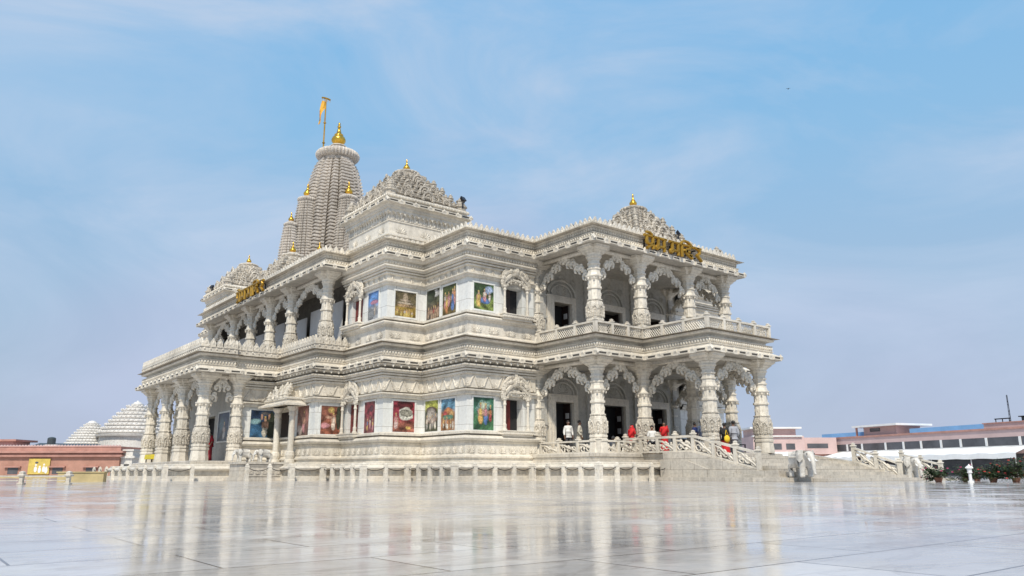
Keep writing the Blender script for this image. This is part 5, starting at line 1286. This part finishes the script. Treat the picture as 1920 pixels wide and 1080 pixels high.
# potted flower bushes and a stone lantern by the right edge
def bush(label, d, w, h, fl, seed, n=1500):
    rng = random.Random(seed); p = fw * d + rt * w
    t = thing('flower_bush', label, 'flower bush', (p.x, p.y, 0), seed, 'flower bushes along the right edge of the plaza')
    mb = MB(); mb.loft(circ(14), [(0, .10), (.04, .11), (.13, .14), (.15, .155), (.17, .155), (.17, .12)]); local(mb.build('pot', M['clay']), t)
    tw = MB(); tips = []
    for i in range(46):
        a = rng.uniform(0, 6.28); r = rng.uniform(.1, .62); z = rng.uniform(.28, 1) * h
        m = (r * .4 * math.cos(a), r * .4 * math.sin(a), .2 + (z - .2) * .6); e = (r * math.cos(a), r * math.sin(a), z - .25 * r)
        tw.tube([(0, 0, .18), m, e], [.012, .009, .004], 4); tips.append(e)
    local(tw.build('twigs', M['twig']), t)
    lv = MB()
    for i in range(n):
        e = rng.choice(tips); q = rng.uniform(.45, 1.05)
        c = Vector((e[0] * q + rng.gauss(0, .05), e[1] * q + rng.gauss(0, .05), .2 + (e[2] - .2) * q + rng.gauss(0, .04)))
        a = rng.uniform(0, 6.28); s = rng.uniform(.025, .06); u = Vector((math.cos(a), math.sin(a), rng.uniform(-.6, .6))) * s; v_ = Vector((-math.sin(a), math.cos(a), rng.uniform(-.6, .6))) * s * .5
        lv.add([c - u, c + v_, c + u, c - v_], [(0, 1, 2, 3)])
    local(lv.build('foliage', M['leaf']), t)
    fb = MB()
    for i in range(16):
        e = rng.choice(tips); e = (e[0] * 1.05, e[1] * 1.05, e[2] + .03)
        for j in range(5): a = j * 1.256; fb.ball((e[0] + .022 * math.cos(a), e[1] + .022 * math.sin(a), e[2]), .018, 5, 3)
    local(fb.build('blossoms', fl), t)
for lab, d, w, h, fl in (('pink flowering bush in a clay pot just left of the white stone lantern', 29, 15.55, .62, M['flower']),
                         ('short dark bush with magenta blossoms just right of the white stone lantern', 29.5, 16.85, .66, M['flower']),
                         ('red flowering bush in a clay pot, fullest of the row', 28.5, 17.25, .72, M['flowerred']),
                         ('tall dark bush with red blossoms at the right end of the row', 28, 17.75, .95, M['flowerred']),
                         ('low pink bush behind the row of flower pots', 33, 19.3, .6, M['flower'])): bush(lab, d, w, h, fl, int(w * 10))
p = fw * 28 + rt * 16.15
t = thing('stone_lantern', 'small white stone lantern post among the flower bushes', 'lantern', (p.x, p.y, 0))
mb = MB(); mb.loft(circ(10), [(0, .1), (.05, .1), (.07, .055), (.32, .05), (.34, .09), (.36, .09)]); local(mb.build('post', M['whitepaint']), t)
mb = MB(); mb.loft(circ(8), [(.36, .075), (.48, .085), (.5, .14), (.53, .13), (.6, .03), (.64, .01)]); local(mb.build('lamp_head', M['whitepaint']), t)

# a bird high in the sky
p = fw * 60 + rt * 23.6
t = thing('bird', 'tiny dark bird gliding high in the sky', 'bird', (p.x, p.y, 32.2), .6); t.scale = (.4, .4, .4)
mb = MB(); mb.ball((0, 0, 0), .09, 8, 5, (2.4, .8, .8)); mb.ball((.24, 0, .03), .06, 6, 4); mb.add([(-.2, -.06, 0), (-.2, .06, 0), (-.42, .1, 0), (-.42, -.1, 0)], [(0, 1, 2, 3)]); local(mb.build('body', M['iron']), t)
for s in (-1, 1): mb = MB(); mb.add([(.08, s * .05, .02), (-.1, s * .05, .02), (-.12, s * .3, .12), (-.05, s * .52, .08), (.06, s * .3, .13)], [(0, 1, 2, 4), (2, 3, 4)]); local(mb.build('wing', M['iron']), t)

# ------------------------------------------------------------------ light, sky, camera
SUN_EL, SUN_DIR = R(50), Vector((-.66, -.75, 0)).normalized()
sd = bpy.data.lights.new('sun', 'SUN'); sd.energy = 4.0; sd.angle = R(2.5); sd.color = (1.0, .92, .78)
so = bpy.data.objects.new('sun', sd); C.objects.link(so)
dirv = Vector((SUN_DIR.x * math.cos(SUN_EL), SUN_DIR.y * math.cos(SUN_EL), math.sin(SUN_EL)))
so.rotation_euler = dirv.to_track_quat('Z', 'Y').to_euler()
w = bpy.data.worlds.new('World'); bpy.context.scene.world = w; w.use_nodes = True; nt = w.node_tree; L = nt.links.new
bg = nt.nodes['Background']
sky = N(nt, 'ShaderNodeTexSky', sky_type='NISHITA'); sky.sun_disc = False; sky.sun_elevation = SUN_EL; sky.sun_rotation = math.atan2(SUN_DIR.x, SUN_DIR.y); sky.air_density = 1.0; sky.dust_density = 2.0; sky.ozone_density = 1.5
tc = N(nt, 'ShaderNodeTexCoord'); sep = N(nt, 'ShaderNodeSeparateXYZ'); L(tc.outputs['Generated'], sep.inputs[0])
up = sep.outputs[2]
grad = ramp(nt, [(0.0, (.47, .54, .645)), (.08, (.43, .54, .69)), (.22, (.385, .555, .76)), (.40, (.29, .55, .83)), (.58, (.225, .52, .86)), (.85, (.15, .40, .78))]); L(up, grad.inputs[0])
# thin uneven cloud in the sky's own directions: broad veils, torn wisps and a faint rosy haze low down
def sky_noise(scale, rot, sc, det, ro, dist):
    mp = N(nt, 'ShaderNodeMapping'); mp.inputs['Scale'].default_value = sc; mp.inputs['Rotation'].default_value = rot; L(tc.outputs['Generated'], mp.inputs['Vector'])
    n = N(nt, 'ShaderNodeTexNoise'); n.inputs['Scale'].default_value = scale; n.inputs['Detail'].default_value = det; n.inputs['Roughness'].default_value = ro; n.inputs['Distortion'].default_value = dist
    L(mp.outputs[0], n.inputs['Vector']); return n.outputs['Fac']
c1 = sky_noise(2.1, (.3, .35, .9), (1.0, 1.0, 2.6), 9, .58, .7); c2 = sky_noise(1.3, (0, .2, 2.1), (1, 1, 1.8), 4, .5, .2); c3 = sky_noise(1.4, (.5, 0, .4), (1, 1, 1.4), 3, .5, 0)
cl = mathn(nt, 'ADD', mathn(nt, 'MULTIPLY', c1, .8), mathn(nt, 'MULTIPLY', c2, .2))
cr = ramp(nt, [(.40, (0, 0, 0)), (.50, (.34, .34, .34)), (.60, (.8, .8, .8)), (.68, (1, 1, 1))]); L(cl, cr.inputs[0])
ga = mixc(nt, cr.outputs[0], grad.outputs[0], (.56, .68, .86))
lav = ramp(nt, [(.44, (0, 0, 0)), (.62, (.6, .6, .6))]); L(c3, lav.inputs[0])
gb = mixc(nt, lav.outputs[0], ga, (.50, .545, .75))
sc_ = N(nt, 'ShaderNodeVectorMath', operation='SCALE'); L(gb, sc_.inputs[0]); sc_.inputs['Scale'].default_value = 10.0
fin = mixc(nt, .9, sky.outputs[0], sc_.outputs[0]); L(fin, bg.inputs['Color']); bg.inputs['Strength'].default_value = .1

cam = bpy.data.cameras.new('camera'); co = bpy.data.objects.new('camera', cam); C.objects.link(co)
cam.sensor_width = 36; cam.lens = 1445.6 / 1920 * 36; cam.clip_start = .05; cam.clip_end = 5000
co.location = (0, 0, CAMH * S)
pitch, roll = R(13.522), R(-.108)
f_ = Vector((math.cos(A) * math.cos(pitch), math.sin(A) * math.cos(pitch), math.sin(pitch)))
q = f_.to_track_quat('-Z', 'Y'); co.rotation_mode = 'QUATERNION'; co.rotation_quaternion = q @ Matrix.Rotation(roll, 3, 'Z').to_quaternion()
sc = bpy.context.scene; sc.camera = co
sc.view_settings.view_transform = 'Standard'; sc.view_settings.look = 'None'; sc.view_settings.exposure = 0; sc.view_settings.gamma = 1
sc.cycles.max_bounces = 8; sc.cycles.diffuse_bounces = 4
